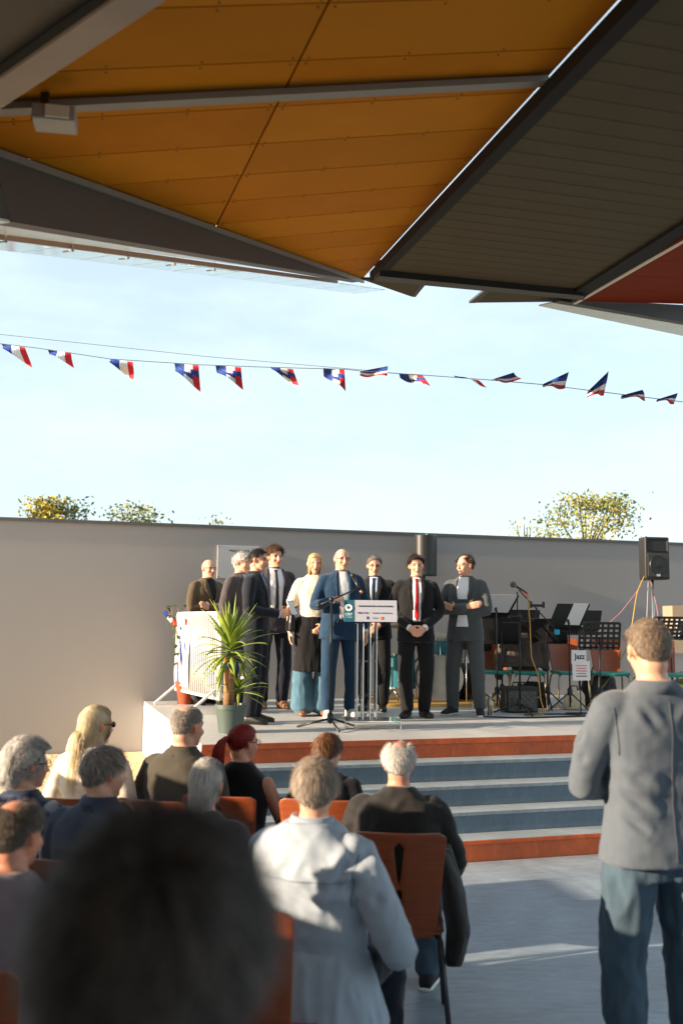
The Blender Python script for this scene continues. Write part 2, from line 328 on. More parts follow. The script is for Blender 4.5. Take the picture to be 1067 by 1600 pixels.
# glazed edge outside the wedge
M_pane = mat('frosted pane', L((214, 234, 240)), 0.12, 0.03, 3, trans=0.93)
M_pale = mat('pale soffit', L((214, 222, 224)), 0.25, 0.05, 3)
G0 = FB2 - fh * 1.2 - Z * 0.27; GL = (TIP - FB2); gl = GL.normalized(); GT = GL.length
def gpt(t, o): return FB2 + gl * t + fo * o - RL
mb = MB(); mb.prism([gpt(-1.5, 0.012), gpt(GT - 0.05, 0.012), gpt(GT - 0.1, 0.06), gpt(-1.5, 0.36)], (0, 0, 0.012)); mb.build('inner_soffit', M_pale, roof)
mb = MB(); mb.bar(gpt(-1.5, 0.375), gpt(GT - 0.1, 0.375 * 0.6), 0.022, 0.03); mb.build('gutter_rail', mat('rust rail', L((120, 86, 58)), 0.5), roof)
t = -1.5
while t < GT + 1.6:
    mb = MB(); o0 = 0.395 if t < GT * 0.6 else 0.30; mb.prism([gpt(t, o0), gpt(t + 0.578, o0), gpt(t + 0.578, 0.66), gpt(t, 0.66)], (0, 0, 0.012)); mb.build('glass_pane', M_pane, roof)
    if t < GT * 0.62:
        mb = MB(); q = gpt(t + 0.02, 0.30); mb.tube([q + Z * 0.03, q - Z * 0.03], 0.005, 6); mb.bar(q - Z * 0.03, q - Z * 0.03 + fo * 0.07, 0.007); mb.sphere(q - Z * 0.03, 0.010, 8, 6); mb.build('glass_bracket', M_lgray, roof)
    t += 0.60
# olive facet with its edges
ON = Vector((0.030, -0.114, 0.993)).normalized(); OT = Vector((0.176, 9.5, 5.043)); u15 = Vector((math.cos(rad(15)), math.sin(rad(15)), 0))
def ol(x, y, dz=0.0): return pl(OT, ON, x, y) + Z * dz - RL
od = Vector((rd.x, rd.y, 0)).normalized()
def redge(y, off=0.0): t = (y - RA.y) / rd.y; p = RA + rd * t; return Vector((p.x + off, y, 0))
e1 = redge(8.75); e2 = redge(-6)
RRa = Vector((2.171, 8.95, 0)); RRb = Vector((2.62, 4.5, 0)); RRc = Vector((3.6, -6, 0))
nrib = 75
def quadmesh(name, pts, th, m): mb2 = MB(); mb2.prism(pts, (0, 0, th)); return mb2.build(name, m, roof)
# clip the ribs to the facet by building them only as wide as the facet
mb = MB()
def rline(y):                                  # right border of the olive facet
    a, b = (RRa, RRb) if y > RRb.y else (RRb, RRc); t_ = (a.y - y) / (a.y - b.y); return a.x + (b.x - a.x) * t_
rows = []
for k in range(nrib):
    for f, dz in ((0.0, 0.0), (0.46, 0.0), (0.5, 0.004), (0.96, 0.004)): rows.append((-6 + 14.95 * (k + f) / nrib, dz))
vs = []; fs = []
for y, dz in rows:
    l = redge(y); rx = l.x + 0.5
    for _ in range(8): ry = y + (rx - l.x) * 0.268; rx = rline(ry)
    ry = y + (rx - l.x) * 0.268
    if ry > 9.25: pass
    vs += [ol(l.x, l.y, dz), ol(rx, ry, dz), ol(l.x, l.y, 0.05), ol(rx, ry, 0.05)]
for k in range(len(rows) - 1):
    a, b = 4 * k, 4 * k + 4; fs += [(a, a + 1, b + 1, b), (a + 2, b + 2, b + 3, a + 3)]
mb.add(vs, fs); mb.build('olive_sheet', M_olive, roof)
lf = redge(8.72); lt = redge(9.05); rf_ = Vector((2.30, 9.19, 0)); 
mb = MB(); mb.prism([ol(lf.x, 8.58, -0.06), ol(2.24, 9.05, -0.06), ol(2.30, 9.24, -0.06), ol(lt.x + 0.02, 8.77, -0.06)], (0, 0, 0.15)); mb.build('front_beam', M_dark, roof)
mb = MB(); a, b = redge(8.98), redge(-6); mb.prism([ol(a.x - .031, a.y, -0.012), ol(b.x - .031, b.y, -0.012), ol(b.x + 0.05, b.y, -0.012), ol(a.x + 0.05, a.y, -0.012)], (0, 0, 0.085)); mb.build('edge_gutter', M_gap, roof)  # open slit left beside the gutter stands in for a sunlit edge
mb = MB(); mb.prism([ol(rline(9.0), 9.0, -0.03), ol(rline(4.5), 4.5, -0.03), ol(rline(4.5) + .2, 4.5, -0.03), ol(rline(9.3) + .12, 9.5, -0.03)], (0, 0, 0.14)); mb.build('edge_gutter', M_gap, roof)
mb = MB(); mb.prism([ol(rline(9.3) + .125, 9.55, -0.035), ol(rline(4.5) + .205, 4.5, -0.035), ol(rline(4.5) + .245, 4.5, -0.035), ol(rline(9.3) + .16, 9.55, -0.035)], (0, 0, 0.10)); mb.build('edge_trim', M_edge, roof)
# folded tips beyond the olive facet
quadmesh('folded_tip', [ol(0.16, 9.02, 0.01), ol(0.735, 8.94, 0.01), ol(0.675, 9.69, 0.01)], 0.02, M_olive)
quadmesh('folded_tip_edge', [ol(0.738, 8.94, 0.008), ol(0.79, 8.955, 0.008), ol(0.72, 9.70, 0.008), ol(0.678, 9.69, 0.008)], 0.024, M_dark)
quadmesh('folded_tip', [ol(1.43, 9.12, 0.01), ol(2.30, 9.26, 0.01), ol(2.32, 9.62, 0.01), ol(1.36, 9.86, 0.01)], 0.02, M_olive)
quadmesh('folded_tip_edge', [ol(1.38, 9.10, 0.008), ol(1.426, 9.12, 0.008), ol(1.356, 9.86, 0.008), ol(1.28, 9.89, 0.008)], 0.024, M_dark)
# red facet
RT = Vector((2.345, 9.617, 5.01))
def rp(x, y, dz=0.0): return pl(RT, NO, x, y) + Z * dz - RL
for k in range(9):
    y1 = 9.62 - k * 0.62; y0 = y1 - 0.612; x1 = 2.345 + (9.617 - y1) * 0.06; x0 = 2.345 + (9.617 - y0) * 0.06
    quadmesh('red_panel', [rp(x1, y1), rp(x0, y0), rp(x0 + 3.4, y0 + 3.5), rp(x1 + 3.4, y1 + 3.5)], 0.012, M_red)
quadmesh('red_deck', [rp(2.34, 9.617, 0.014), rp(2.7, 4.0, 0.014), rp(6.1, 7.5, 0.014), rp(5.75, 13.1, 0.014)], 0.2, M_gap)
a, b = Vector((2.10, 9.40, 4.965)), Vector((5.6, 12.98, 6.03)); b2 = Vector((5.6, 12.98, 5.66)); a2 = a - Z * 0.03
o_ = Vector((-0.72, 0.69, 0)) * 0.08
mb = MB(); mb.prism([a - RL, b - RL, b2 - RL, a2 - RL], o_); mb.build('red_fascia', M_dark, roof)
mb = MB(); mb.prism([a2 + o_ * 1.1 - RL, b2 + o_ * 1.1 - RL, b2 + o_ * 7 - RL, a2 + o_ * 3 - RL], (0, 0, 0.012)); mb.build('outer_soffit', M_pale, roof)
# flood light on the purlin
fl = empty('flood_light', 'grey rectangular flood light clamped under the ochre ceiling', 'flood light', tuple(pl(TIP, NO, -1.285, 4.12) - Z * 0.11))
fl.scale = (.8, .8, .8)
mb = MB(); mb.box((0.03, 0, -0.02), (0.225, 0.17, 0.085), Matrix.Rotation(rad(10), 3, 'Z'), 0.008); mb.build('housing', mat('lamp grey', L((150, 148, 144)), 0.4), fl)
mb = MB(); mb.box((0.065, -0.086, -0.02), (0.125, 0.012, 0.07), Matrix.Rotation(rad(10), 3, 'Z'), 0.003); mb.build('lens', mat('lamp glass', L((226, 214, 196)), 0.2), fl)
mb = MB(); mb.bar((-0.03, 0, 0.02), (-0.03, 0.0, 0.13), 0.045, 0.02); mb.bar((-0.1, 0.02, -0.02), (-0.1, 0.02, 0.02), 0.012); mb.build('bracket', M_dark, fl)

# ------------------------------------------------------------------ figures
def v3(*a): return Vector(a)
def ell(bm, c, r, M=None, seg=14):
    r = r if isinstance(r, tuple) else (r, r, r)
    T = Matrix.Translation(c) @ (M.to_4x4() if M is not None else Matrix()) @ Matrix.Diagonal((*r, 1))
    bmesh.ops.create_uvsphere(bm, u_segments=seg, v_segments=max(8, seg * 2 // 3), radius=1.0, matrix=T)
def loft(bm, rings, n=20, e=2.3):              # rings: (centre, half-axis a, half-axis b)
    prev = None; first = None
    for c, a, b in rings:
        cur = []
        for k in range(n):
            th = 2 * PI * k / n; cs, sn = math.cos(th), math.sin(th)
            cur.append(bm.verts.new(c + a * (math.copysign(abs(cs) ** (2 / e), cs)) + b * (math.copysign(abs(sn) ** (2 / e), sn))))
        if prev:
            for k in range(n): bm.faces.new((prev[k], prev[(k + 1) % n], cur[(k + 1) % n], cur[k]))
        else: first = cur
        prev = cur
    bm.faces.new(list(reversed(first))); bm.faces.new(prev)
def limb(bm, pts, rs, n=14, flat=None):        # tapered tube with rounded ends
    P = [Vector(p) for p in pts]; R = [r if isinstance(r, tuple) else (r, r) for r in rs]
    rings = []; up = None
    for i, p in enumerate(P):
        if i == 0: t = (P[1] - P[0]).normalized()
        elif i == len(P) - 1: t = (P[-1] - P[-2]).normalized()
        else: t = ((P[i + 1] - p).normalized() + (p - P[i - 1]).normalized()).normalized()
        if up is None:
            up = Vector(flat) if flat is not None else t.orthogonal()
        up = (up - t * t.dot(up)).normalized(); sd = t.cross(up)
        rings.append((p, up * R[i][0], sd * R[i][1], t))
    out = [(rings[0][0] - rings[0][3] * min(R[0]) * 0.45, rings[0][1] * 0.6, rings[0][2] * 0.6)] + [(c, a, b) for c, a, b, t in rings] + [(rings[-1][0] + rings[-1][3] * min(R[-1]) * 0.45, rings[-1][1] * 0.6, rings[-1][2] * 0.6)]
    loft(bm, out, n, 2.0)
def smooth_path(pts, rs, sub=4):               # Catmull-Rom through joints
    P = [Vector(p) for p in pts]; R = [r if isinstance(r, tuple) else (r, r) for r in rs]; op = []; orr = []
    for i in range(len(P) - 1):
        p0, p1, p2, p3 = P[max(i - 1, 0)], P[i], P[i + 1], P[min(i + 2, len(P) - 1)]
        for k in range(sub):
            t = k / sub; t2, t3 = t * t, t * t * t
            op.append(0.5 * (2 * p1 + (p2 - p0) * t + (2 * p0 - 5 * p1 + 4 * p2 - p3) * t2 + (3 * p1 - p0 - 3 * p2 + p3) * t3) if False else (p1 * (1 - t) + p2 * t) * 0.55 + 0.45 * 0.5 * (2 * p1 + (p2 - p0) * t + (2 * p0 - 5 * p1 + 4 * p2 - p3) * t2 + (3 * p1 - p0 - 3 * p2 + p3) * t3))
            orr.append((R[i][0] * (1 - t) + R[i + 1][0] * t, R[i][1] * (1 - t) + R[i + 1][1] * t))
    op.append(P[-1]); orr.append(R[-1]); return op, orr
def remesh(bm, vox, it=4, deci=None):
    bmesh.ops.recalc_face_normals(bm, faces=bm.faces[:])
    me = bpy.data.meshes.new('tmp'); bm.to_mesh(me); bm.free()
    ob = bpy.data.objects.new('tmp', me); COL.objects.link(ob)
    m = ob.modifiers.new('r', 'REMESH'); m.mode = 'VOXEL'; m.voxel_size = vox; m.adaptivity = 0.0
    if it: s = ob.modifiers.new('s', 'SMOOTH'); s.factor = 0.5; s.iterations = it
    if deci: d = ob.modifiers.new('d', 'DECIMATE'); d.ratio = deci
    dg = bpy.context.evaluated_depsgraph_get(); out = bpy.data.meshes.new_from_object(ob.evaluated_get(dg))
    bpy.data.objects.remove(ob); bpy.data.meshes.remove(me); return out
def coords(me):
    a = np.empty(len(me.vertices) * 3, dtype=np.float64); me.vertices.foreach_get('co', a); return a.reshape(-1, 3)
def normals(me):
    a = np.empty(len(me.vertices) * 3, dtype=np.float64); me.vertices.foreach_get('normal', a); return a.reshape(-1, 3)
def setco(me, c): me.vertices.foreach_set('co', c.astype(np.float32).ravel()); me.update()
def wrinkle(me, amp=0.005, fr=(11, 11, 6), seed=0.0, creases=()):
    co = coords(me); nn = normals(me); d = np.zeros(len(co)); o = Vector((seed * 7.3, seed * 3.1, seed * 5.7))
    for i, p in enumerate(co):
        q = Vector((p[0] * fr[0], p[1] * fr[1], p[2] * fr[2])) + o
        a = noise.noise(q); b = noise.noise(q * 2.3 + o)
        d[i] = (1 - abs(a) * 2.4) * amp * 0.7 + b * amp * 0.45
    for a, b, dep, wid in creases:
        a = np.array(a); b = np.array(b); ab = b - a; t = np.clip(((co - a) @ ab) / (ab @ ab), 0, 1)
        dist = np.linalg.norm(co - (a + t[:, None] * ab), axis=1); fade = np.sin(np.clip(t, 0.02, 0.98) * PI) ** 0.5
        d += fade * (-dep * np.exp(-(dist / wid) ** 2) + dep * 0.8 * np.exp(-((dist - wid * 1.7) / wid) ** 2))
    setco(me, co + nn * d[:, None])
def paint(me, cols):
    at = me.color_attributes.new('col', 'FLOAT_COLOR', 'POINT'); c = np.ones((len(me.vertices), 4), dtype=np.float32); c[:, :3] = cols; at.data.foreach_set('color', c.ravel())

def hand(bm, w, d, n, side, k=1.0, curl=0.5, spread=0.0):
    d = Vector(d).normalized(); n = Vector(n); n = (n - d * d.dot(n)).normalized(); t = d.cross(n) * side      # t points to the thumb
    w = Vector(w)
    loft(bm, [(w + d * (x * k), t * (hw * k), n * (ht * k)) for x, hw, ht in ((-0.03, 0.024, 0.018), (0.0, 0.026, 0.018), (0.03, 0.036, 0.017), (0.065, 0.041, 0.015), (0.095, 0.038, 0.011))], 14, 2.4)
    for off, ln, bx in ((0.031, 0.072, 0.088), (0.0105, 0.082, 0.094), (-0.0105, 0.076, 0.091), (-0.031, 0.060, 0.083)):
        p = w + d * (bx * k) + t * (off * k); pts = [p - d * 0.02 * k]; dd = (d + t * (off * spread * 8)).normalized(); a = 0
        for sg in (0.42, 0.32, 0.26):
            a += curl * (0.75 if sg > 0.4 else 0.95); v = dd * math.cos(a) + n * math.sin(a); p = p + v * (ln * sg * k); pts.append(p)
        limb(bm, pts, [0.0095 * k, 0.009 * k, 0.0085 * k, 0.007 * k], 10)
    p = w + d * 0.022 * k + t * 0.030 * k + n * 0.006 * k; a1 = (d * 0.62 + t * 0.62 + n * 0.42).normalized(); a2 = (d * 0.9 + t * 0.2 + n * 0.45).normalized()
    limb(bm, [p - t * 0.012 * k, p + a1 * 0.036 * k, p + a1 * 0.036 * k + a2 * 0.03 * k], [0.013 * k, 0.011 * k, 0.0085 * k], 10)

CRC = np.array([0, -0.010, 0.026]); CRR = np.array([0.0775, 0.0985, 0.0935])     # cranium, head space (x right, y forward)
def head_pieces(bm, M, s=1.0, jaw=1.0):
    def E(c, r, R=None):
        T = M @ Matrix.Translation(Vector(c) * s) @ (R.to_4x4() if R else Matrix()) @ Matrix.Diagonal((r[0] * s, r[1] * s, r[2] * s, 1))
        bmesh.ops.create_uvsphere(bm, u_segments=18, v_segments=12, radius=1.0, matrix=T)
    E(CRC, CRR * 0.985); E((0, 0.028, -0.030), (0.061 * jaw, 0.060, 0.078)); E((0, 0.040, -0.080), (0.042 * jaw, 0.038, 0.034)); E((0, 0.062, -0.098), (0.022, 0.022, 0.017))
    E((0, 0.094, -0.012), (0.010, 0.014, 0.032)); E((0, 0.104, -0.032), (0.014, 0.014, 0.011))
    for q in (-1, 1):
        E((q * 0.031, 0.074, 0.020), (0.026, 0.013, 0.008)); E((q * 0.038, 0.062, -0.032), (0.024, 0.021, 0.021)); E((q * 0.029, 0.070, 0.001), (0.014, 0.012, 0.010))
        E((q * 0.079, -0.012, -0.006), (0.008, 0.017, 0.031), Matrix.Rotation(q * 0.25, 3, 'Z') @ Matrix.Rotation(-0.15, 3, 'X')); E((q * 0.086, -0.020, 0.004), (0.007, 0.012, 0.021))
    E((0, 0.083, -0.058), (0.023, 0.013, 0.009)); E((0, 0.080, -0.068), (0.020, 0.013, 0.008)); E((0, -0.045, -0.055), (0.058, 0.05, 0.06))

def hair_mask(d, style, ears=True):            # unit directions in head space -> keep
    x, y, z = d[:, 0], d[:, 1], d[:, 2]
    zl = np.where(y < 0, -0.30 + 0.62 * y, -0.30 + 1.02 * y)
    k = z > zl
    if style == 'bald': k &= ~((z > 0.18) & (y > -0.62)) & ~((y > 0.35))
    elif style == 'receding': k &= ~((z > 0.45) & (y > -0.05) & (np.abs(x) < 0.62)) & ~(y > 0.55)
    elif style == 'crown': k &= ~((z > 0.62) & (np.abs(x) < 0.5) & (y > -0.62) & (y < 0.35))
    if style not in ('long', 'bob', 'tail'): k &= ~((np.abs(x) > 0.72) & (y > -0.28) & (y < 0.25) & (z < 0.0))
    return k
def make_hair(M, s, parent, m, col, style='short', N=3000, length=0.04, lift=0.35, vol=0.008, grav=0.25, w=0.0022, seg=4, curl=0.0, sweep=(0, 0, 0), var=0.3, col2=None, tail=None, fall=0.3, seed=1):
    rg = np.random.default_rng(seed); d = rg.normal(size=(N * 4, 3)); d /= np.linalg.norm(d, axis=1)[:, None]
    d = d[hair_mask(d, style)][:N]; n = len(d)
    lay = rg.random(n) * vol
    p = CRC + d * (CRR + lay[:, None]); nr = d / CRR; nr /= np.linalg.norm(nr, axis=1)[:, None]
    crown = np.array([0.12, -0.62, 0.78]); f = d - crown * (d @ crown)[:, None]; f = f - nr * np.sum(f * nr, axis=1)[:, None]
    f /= np.linalg.norm(f, axis=1)[:, None] + 1e-6
    front = np.clip(d[:, 1], 0, 1)[:, None] * np.clip(d[:, 2] + 0.2, 0, 1)[:, None]
    f = f + np.array(sweep) * (0.4 + front); f += rg.normal(size=(n, 3)) * 0.22
    if style in ('long', 'bob'): f[:, 0] += np.sign(d[:, 0]) * np.clip(d[:, 1] + 0.1, 0, 1) * 1.3
    if tail is not None:
        tv = np.array(tail) - p; tv -= nr * np.sum(tv * nr, axis=1)[:, None] * 0.9; tv /= np.linalg.norm(tv, axis=1)[:, None] + 1e-6; f = tv + rg.normal(size=(n, 3)) * 0.06
    g = np.array((M.to_3x3().inverted() @ Vector((0, 0, -1))))
    lift = np.where(rg.random(n) < (0.08 if length < 0.06 else 0.0), min(0.9, lift + 0.35), lift)[:, None]
    dirn = f * (1 - lift) + nr * lift + g * grav * 0.4; dirn /= np.linalg.norm(dirn, axis=1)[:, None]
    ln = length * (0.7 + 0.6 * rg.random(n)); 
    if style in ('short', 'crown', 'receding', 'bald') : ln = ln * np.where(d[:, 2] < 0.05, 0.55, 1.0)
    P_ = [p.copy()]; q = p.copy(); ph = rg.random(n) * 6.28
    for i in range(seg):
        q = q + dirn * (ln / seg)[:, None]
        r = (q - CRC) / (CRR + 0.001 + lay[:, None] * 0.9); rr = np.linalg.norm(r, axis=1); ins = rr < 1.0
        q[ins] = (CRC + (r / rr[:, None]) * (CRR + 0.001 + lay[:, None] * 0.9))[ins]
        if style in ('long', 'bob'):
            fr = (q[:, 1] > 0.0) & (q[:, 2] < 0.075); q[fr, 0] = np.where(q[fr, 0] >= 0, 1, -1) * np.maximum(np.abs(q[fr, 0]), 0.068); q[fr, 1] = np.minimum(q[fr, 1], 0.055)
            q[:, 0] = 0.105 * np.tanh(q[:, 0] / 0.105)
            r = (q - CRC) / CRR; rr = np.linalg.norm(r, axis=1); lim = 1.05 + vol / 0.085; far = (rr > lim) & (q[:, 2] > -0.01); q[far] = (CRC + r / rr[:, None] * lim * CRR)[far]
            bk = (q[:, 2] < -0.06); q[bk, 1] = np.minimum(q[bk, 1], np.where(np.abs(q[bk, 0]) > .05, 0.02, -0.055))
        dirn = dirn + g * grav + (np.stack([np.cos(ph + i * 2.1), np.sin(ph + i * 2.1), np.cos(ph * 1.7 + i * 1.9)], 1) * curl if curl else 0)
        if tail is not None:
            tv = np.array(tail) - q; tn = np.linalg.norm(tv, axis=1)[:, None]; dirn = np.where(tn > 0.02, tv / (tn + 1e-6), g + dirn * 0.1)
        dirn /= np.linalg.norm(dirn, axis=1)[:, None]; P_.append(q.copy())
    rows = []; cr = rg.random(n) * 6.28
    for i, q in enumerate(P_):
        t = (P_[min(i + 1, seg)] - P_[max(i - 1, 0)]); t /= np.linalg.norm(t, axis=1)[:, None] + 1e-9
        o = (q - CRC) / CRR; o /= np.linalg.norm(o, axis=1)[:, None]; sd = np.cross(t, o); sd /= np.linalg.norm(sd, axis=1)[:, None] + 1e-9
        sd = sd * np.cos(cr * 0.35)[:, None] + o * np.sin(cr)[:, None] * 0.18
        ww = w * (1.0 if i < seg else 0.35); rows.append(q - sd * ww / 2); rows.append(q + sd * ww / 2)
    allp = np.stack(rows, 1).reshape(-1, 3) * s; R2 = 2 * (seg + 1)
    base = (np.arange(n) * R2)[:, None]; q4 = np.concatenate([np.stack([base[:, 0] + 2 * i, base[:, 0] + 2 * i + 1, base[:, 0] + 2 * i + 3, base[:, 0] + 2 * i + 2], 1) for i in range(seg)], 0)
    cv = np.array(col)[None, :] * (1 - var + 2 * var * rg.random((n, 1)))
    if col2 is not None:
        pk = rg.random(n) < 0.4; cv[pk] = np.array(col2) * (0.8 + 0.4 * rg.random((pk.sum(), 1)))
    cols = np.repeat(cv, R2, axis=0)
    # close fitting under-layer
    nu, nv = 30, 20; sv = []; sf = []
    for j in range(nv + 1):
        for i in range(nu):
            ph_ = PI * j / nv; a = 2 * PI * i / nu; sv.append((math.sin(ph_) * math.cos(a), math.sin(ph_) * math.sin(a), math.cos(ph_)))
    sv = np.array(sv); mk = hair_mask(sv, style)
    for j in range(nv):
        for i in range(nu):
            ids = (j * nu + i, j * nu + (i + 1) % nu, (j + 1) * nu + (i + 1) % nu, (j + 1) * nu + i)
            if all(mk[x] for x in ids): sf.append(ids)
    sp = (CRC + sv * (CRR + vol * 0.35 + 0.001)) * s; off = len(allp)
    verts = np.concatenate([allp, sp]); M3 = np.array(M.to_3x3()); verts = verts @ M3.T + np.array(M.translation)
    cols = np.concatenate([cols, np.repeat(np.array(col)[None, :] * 0.8, len(sp), 0)])
    me = bpy.data.meshes.new('hair'); nf = len(q4) + len(sf)
    lv = np.concatenate([q4.ravel(), (np.array(sf).ravel() + off) if sf else np.zeros(0, int)]).astype(np.int32)
    me.vertices.add(len(verts)); me.vertices.foreach_set('co', verts.astype(np.float32).ravel())
    me.loops.add(len(lv)); me.loops.foreach_set('vertex_index', lv); me.polygons.add(nf); me.polygons.foreach_set('loop_start', np.arange(0, nf * 4, 4, dtype=np.int32))
    me.update(calc_edges=True); me.validate(); paint(me, cols)
    return link_mesh('hair', me, m, parent)

M_skin = mat('skin', (1, 1, 1), 0.5, 0.06, 30, 0.05, 200, attr='col', sss=0.08)
M_hair = mat('hair', (1, 1, 1), 0.5, 0.04, 40, attr='col', spec=0.35)
SKIN = L((214, 160, 132))

def patch(bvh, poly, front, off, th, m, name, parent, grid=0.02, tilt=None):   # cloth piece laid on a garment: poly in (x, z)
    pts = []; n = len(poly)
    for i in range(n):
        a, b = Vector(poly[i]), Vector(poly[(i + 1) % n]); k = max(1, int((b - a).length / grid))
        for j in range(k): pts.append(a + (b - a) * (j / k))
    nb_ = len(pts); xs = [p.x for p in pts]; zs = [p.y for p in pts]
    def inside(x, y):
        c = False; j = nb_ - 1
        for i in range(nb_):
            if (pts[i].y > y) != (pts[j].y > y) and x < (pts[j].x - pts[i].x) * (y - pts[i].y) / (pts[j].y - pts[i].y) + pts[i].x: c = not c
            j = i
        return c
    x = min(xs) + grid / 2
    while x < max(xs):
        z = min(zs) + grid / 2
        while z < max(zs):
            if inside(x, z) and min((p - Vector((x, z))).length for p in pts) > grid * 0.45: pts.append(Vector((x, z)))
            z += grid
        x += grid
    vo, eo, fo_, *_ = geometry.delaunay_2d_cdt(pts, [], [list(range(nb_))], 1, 1e-6)
    V3 = []; last = 0.12 * front
    for p in vo:
        h = bvh.ray_cast(Vector((p.x, 1.2 * front, p.y)), Vector((0, -front, 0)))
        yy = h[0].y if h[0] is not None else last
        last = yy; V3.append(Vector((p.x, yy + off * front, p.y)))
    mb = MB(); nv = len(V3); F = [tuple(f) for f in fo_]
    mb.add(V3 + [v + Vector((0, -th * front, 0)) for v in V3], F + [tuple(reversed([i + nv for i in f])) for f in F])
    cnt = {}
    for f in F:
        for i in range(len(f)):
            e = (f[i], f[(i + 1) % len(f)]); cnt[e] = 1
    rim = [(b, a, a + nv, b + nv) for (a, b) in cnt if (b, a) not in cnt]
    mb.f += rim
    return mb.build(name, m, parent, True)

ARMS = {  # elbow, wrist, finger direction, palm normal for the RIGHT arm (x mirrored for the left)
    'side': ((0.262, -0.035, 1.135), (0.265, 0.055, 0.885), (0, 0.15, -1), (-1, 0.1, 0), 0.35),
    'clasp': ((0.265, 0.0, 1.135), (0.085, 0.185, 0.955), (-0.75, 0.25, -0.55), (-0.3, -1, 0.0), 0.45),
    'crossR': ((0.255, 0.06, 1.13), (-0.075, 0.205, 1.165), (-0.95, -0.05, 0.2), (0, -1, 0), 0.3),
    'crossL': ((0.255, 0.05, 1.12), (-0.06, 0.165, 1.135), (-0.9, 0.1, 0.35), (0, -1, 0), 0.3),
    'behind': ((0.262, -0.09, 1.14), (0.075, -0.175, 0.95), (-0.8, -0.1, -0.4), (0, -1, 0), 0.5),
    'hold': ((0.245, 0.0, 1.12), (0.08, 0.26, 1.075), (-0.4, 0.8, 0.25), (-0.8, -0.2, 0.3), 0.75),
    'raise': ((0.275, 0.05, 1.14), (0.165, 0.29, 1.20), (-0.5, 0.7, 0.25), (-0.6, 0.1, -0.5), 0.8),
    'lap': ((0.262, 0.06, 1.14), (0.13, 0.27, 1.04), (-0.45, 0.85, -0.1), (-0.2, 0, -1), 0.4),
    'thigh': ((0.268, 0.05, 1.15), (0.20, 0.285, 1.02), (-0.1, 1, -0.15), (0, 0, -1), 0.3),
    'chin': ((0.24, 0.16, 1.16), (0.09, 0.17, 1.40), (-0.5, -0.2, 0.8), (-0.6, -0.6, 0), 0.9),
}
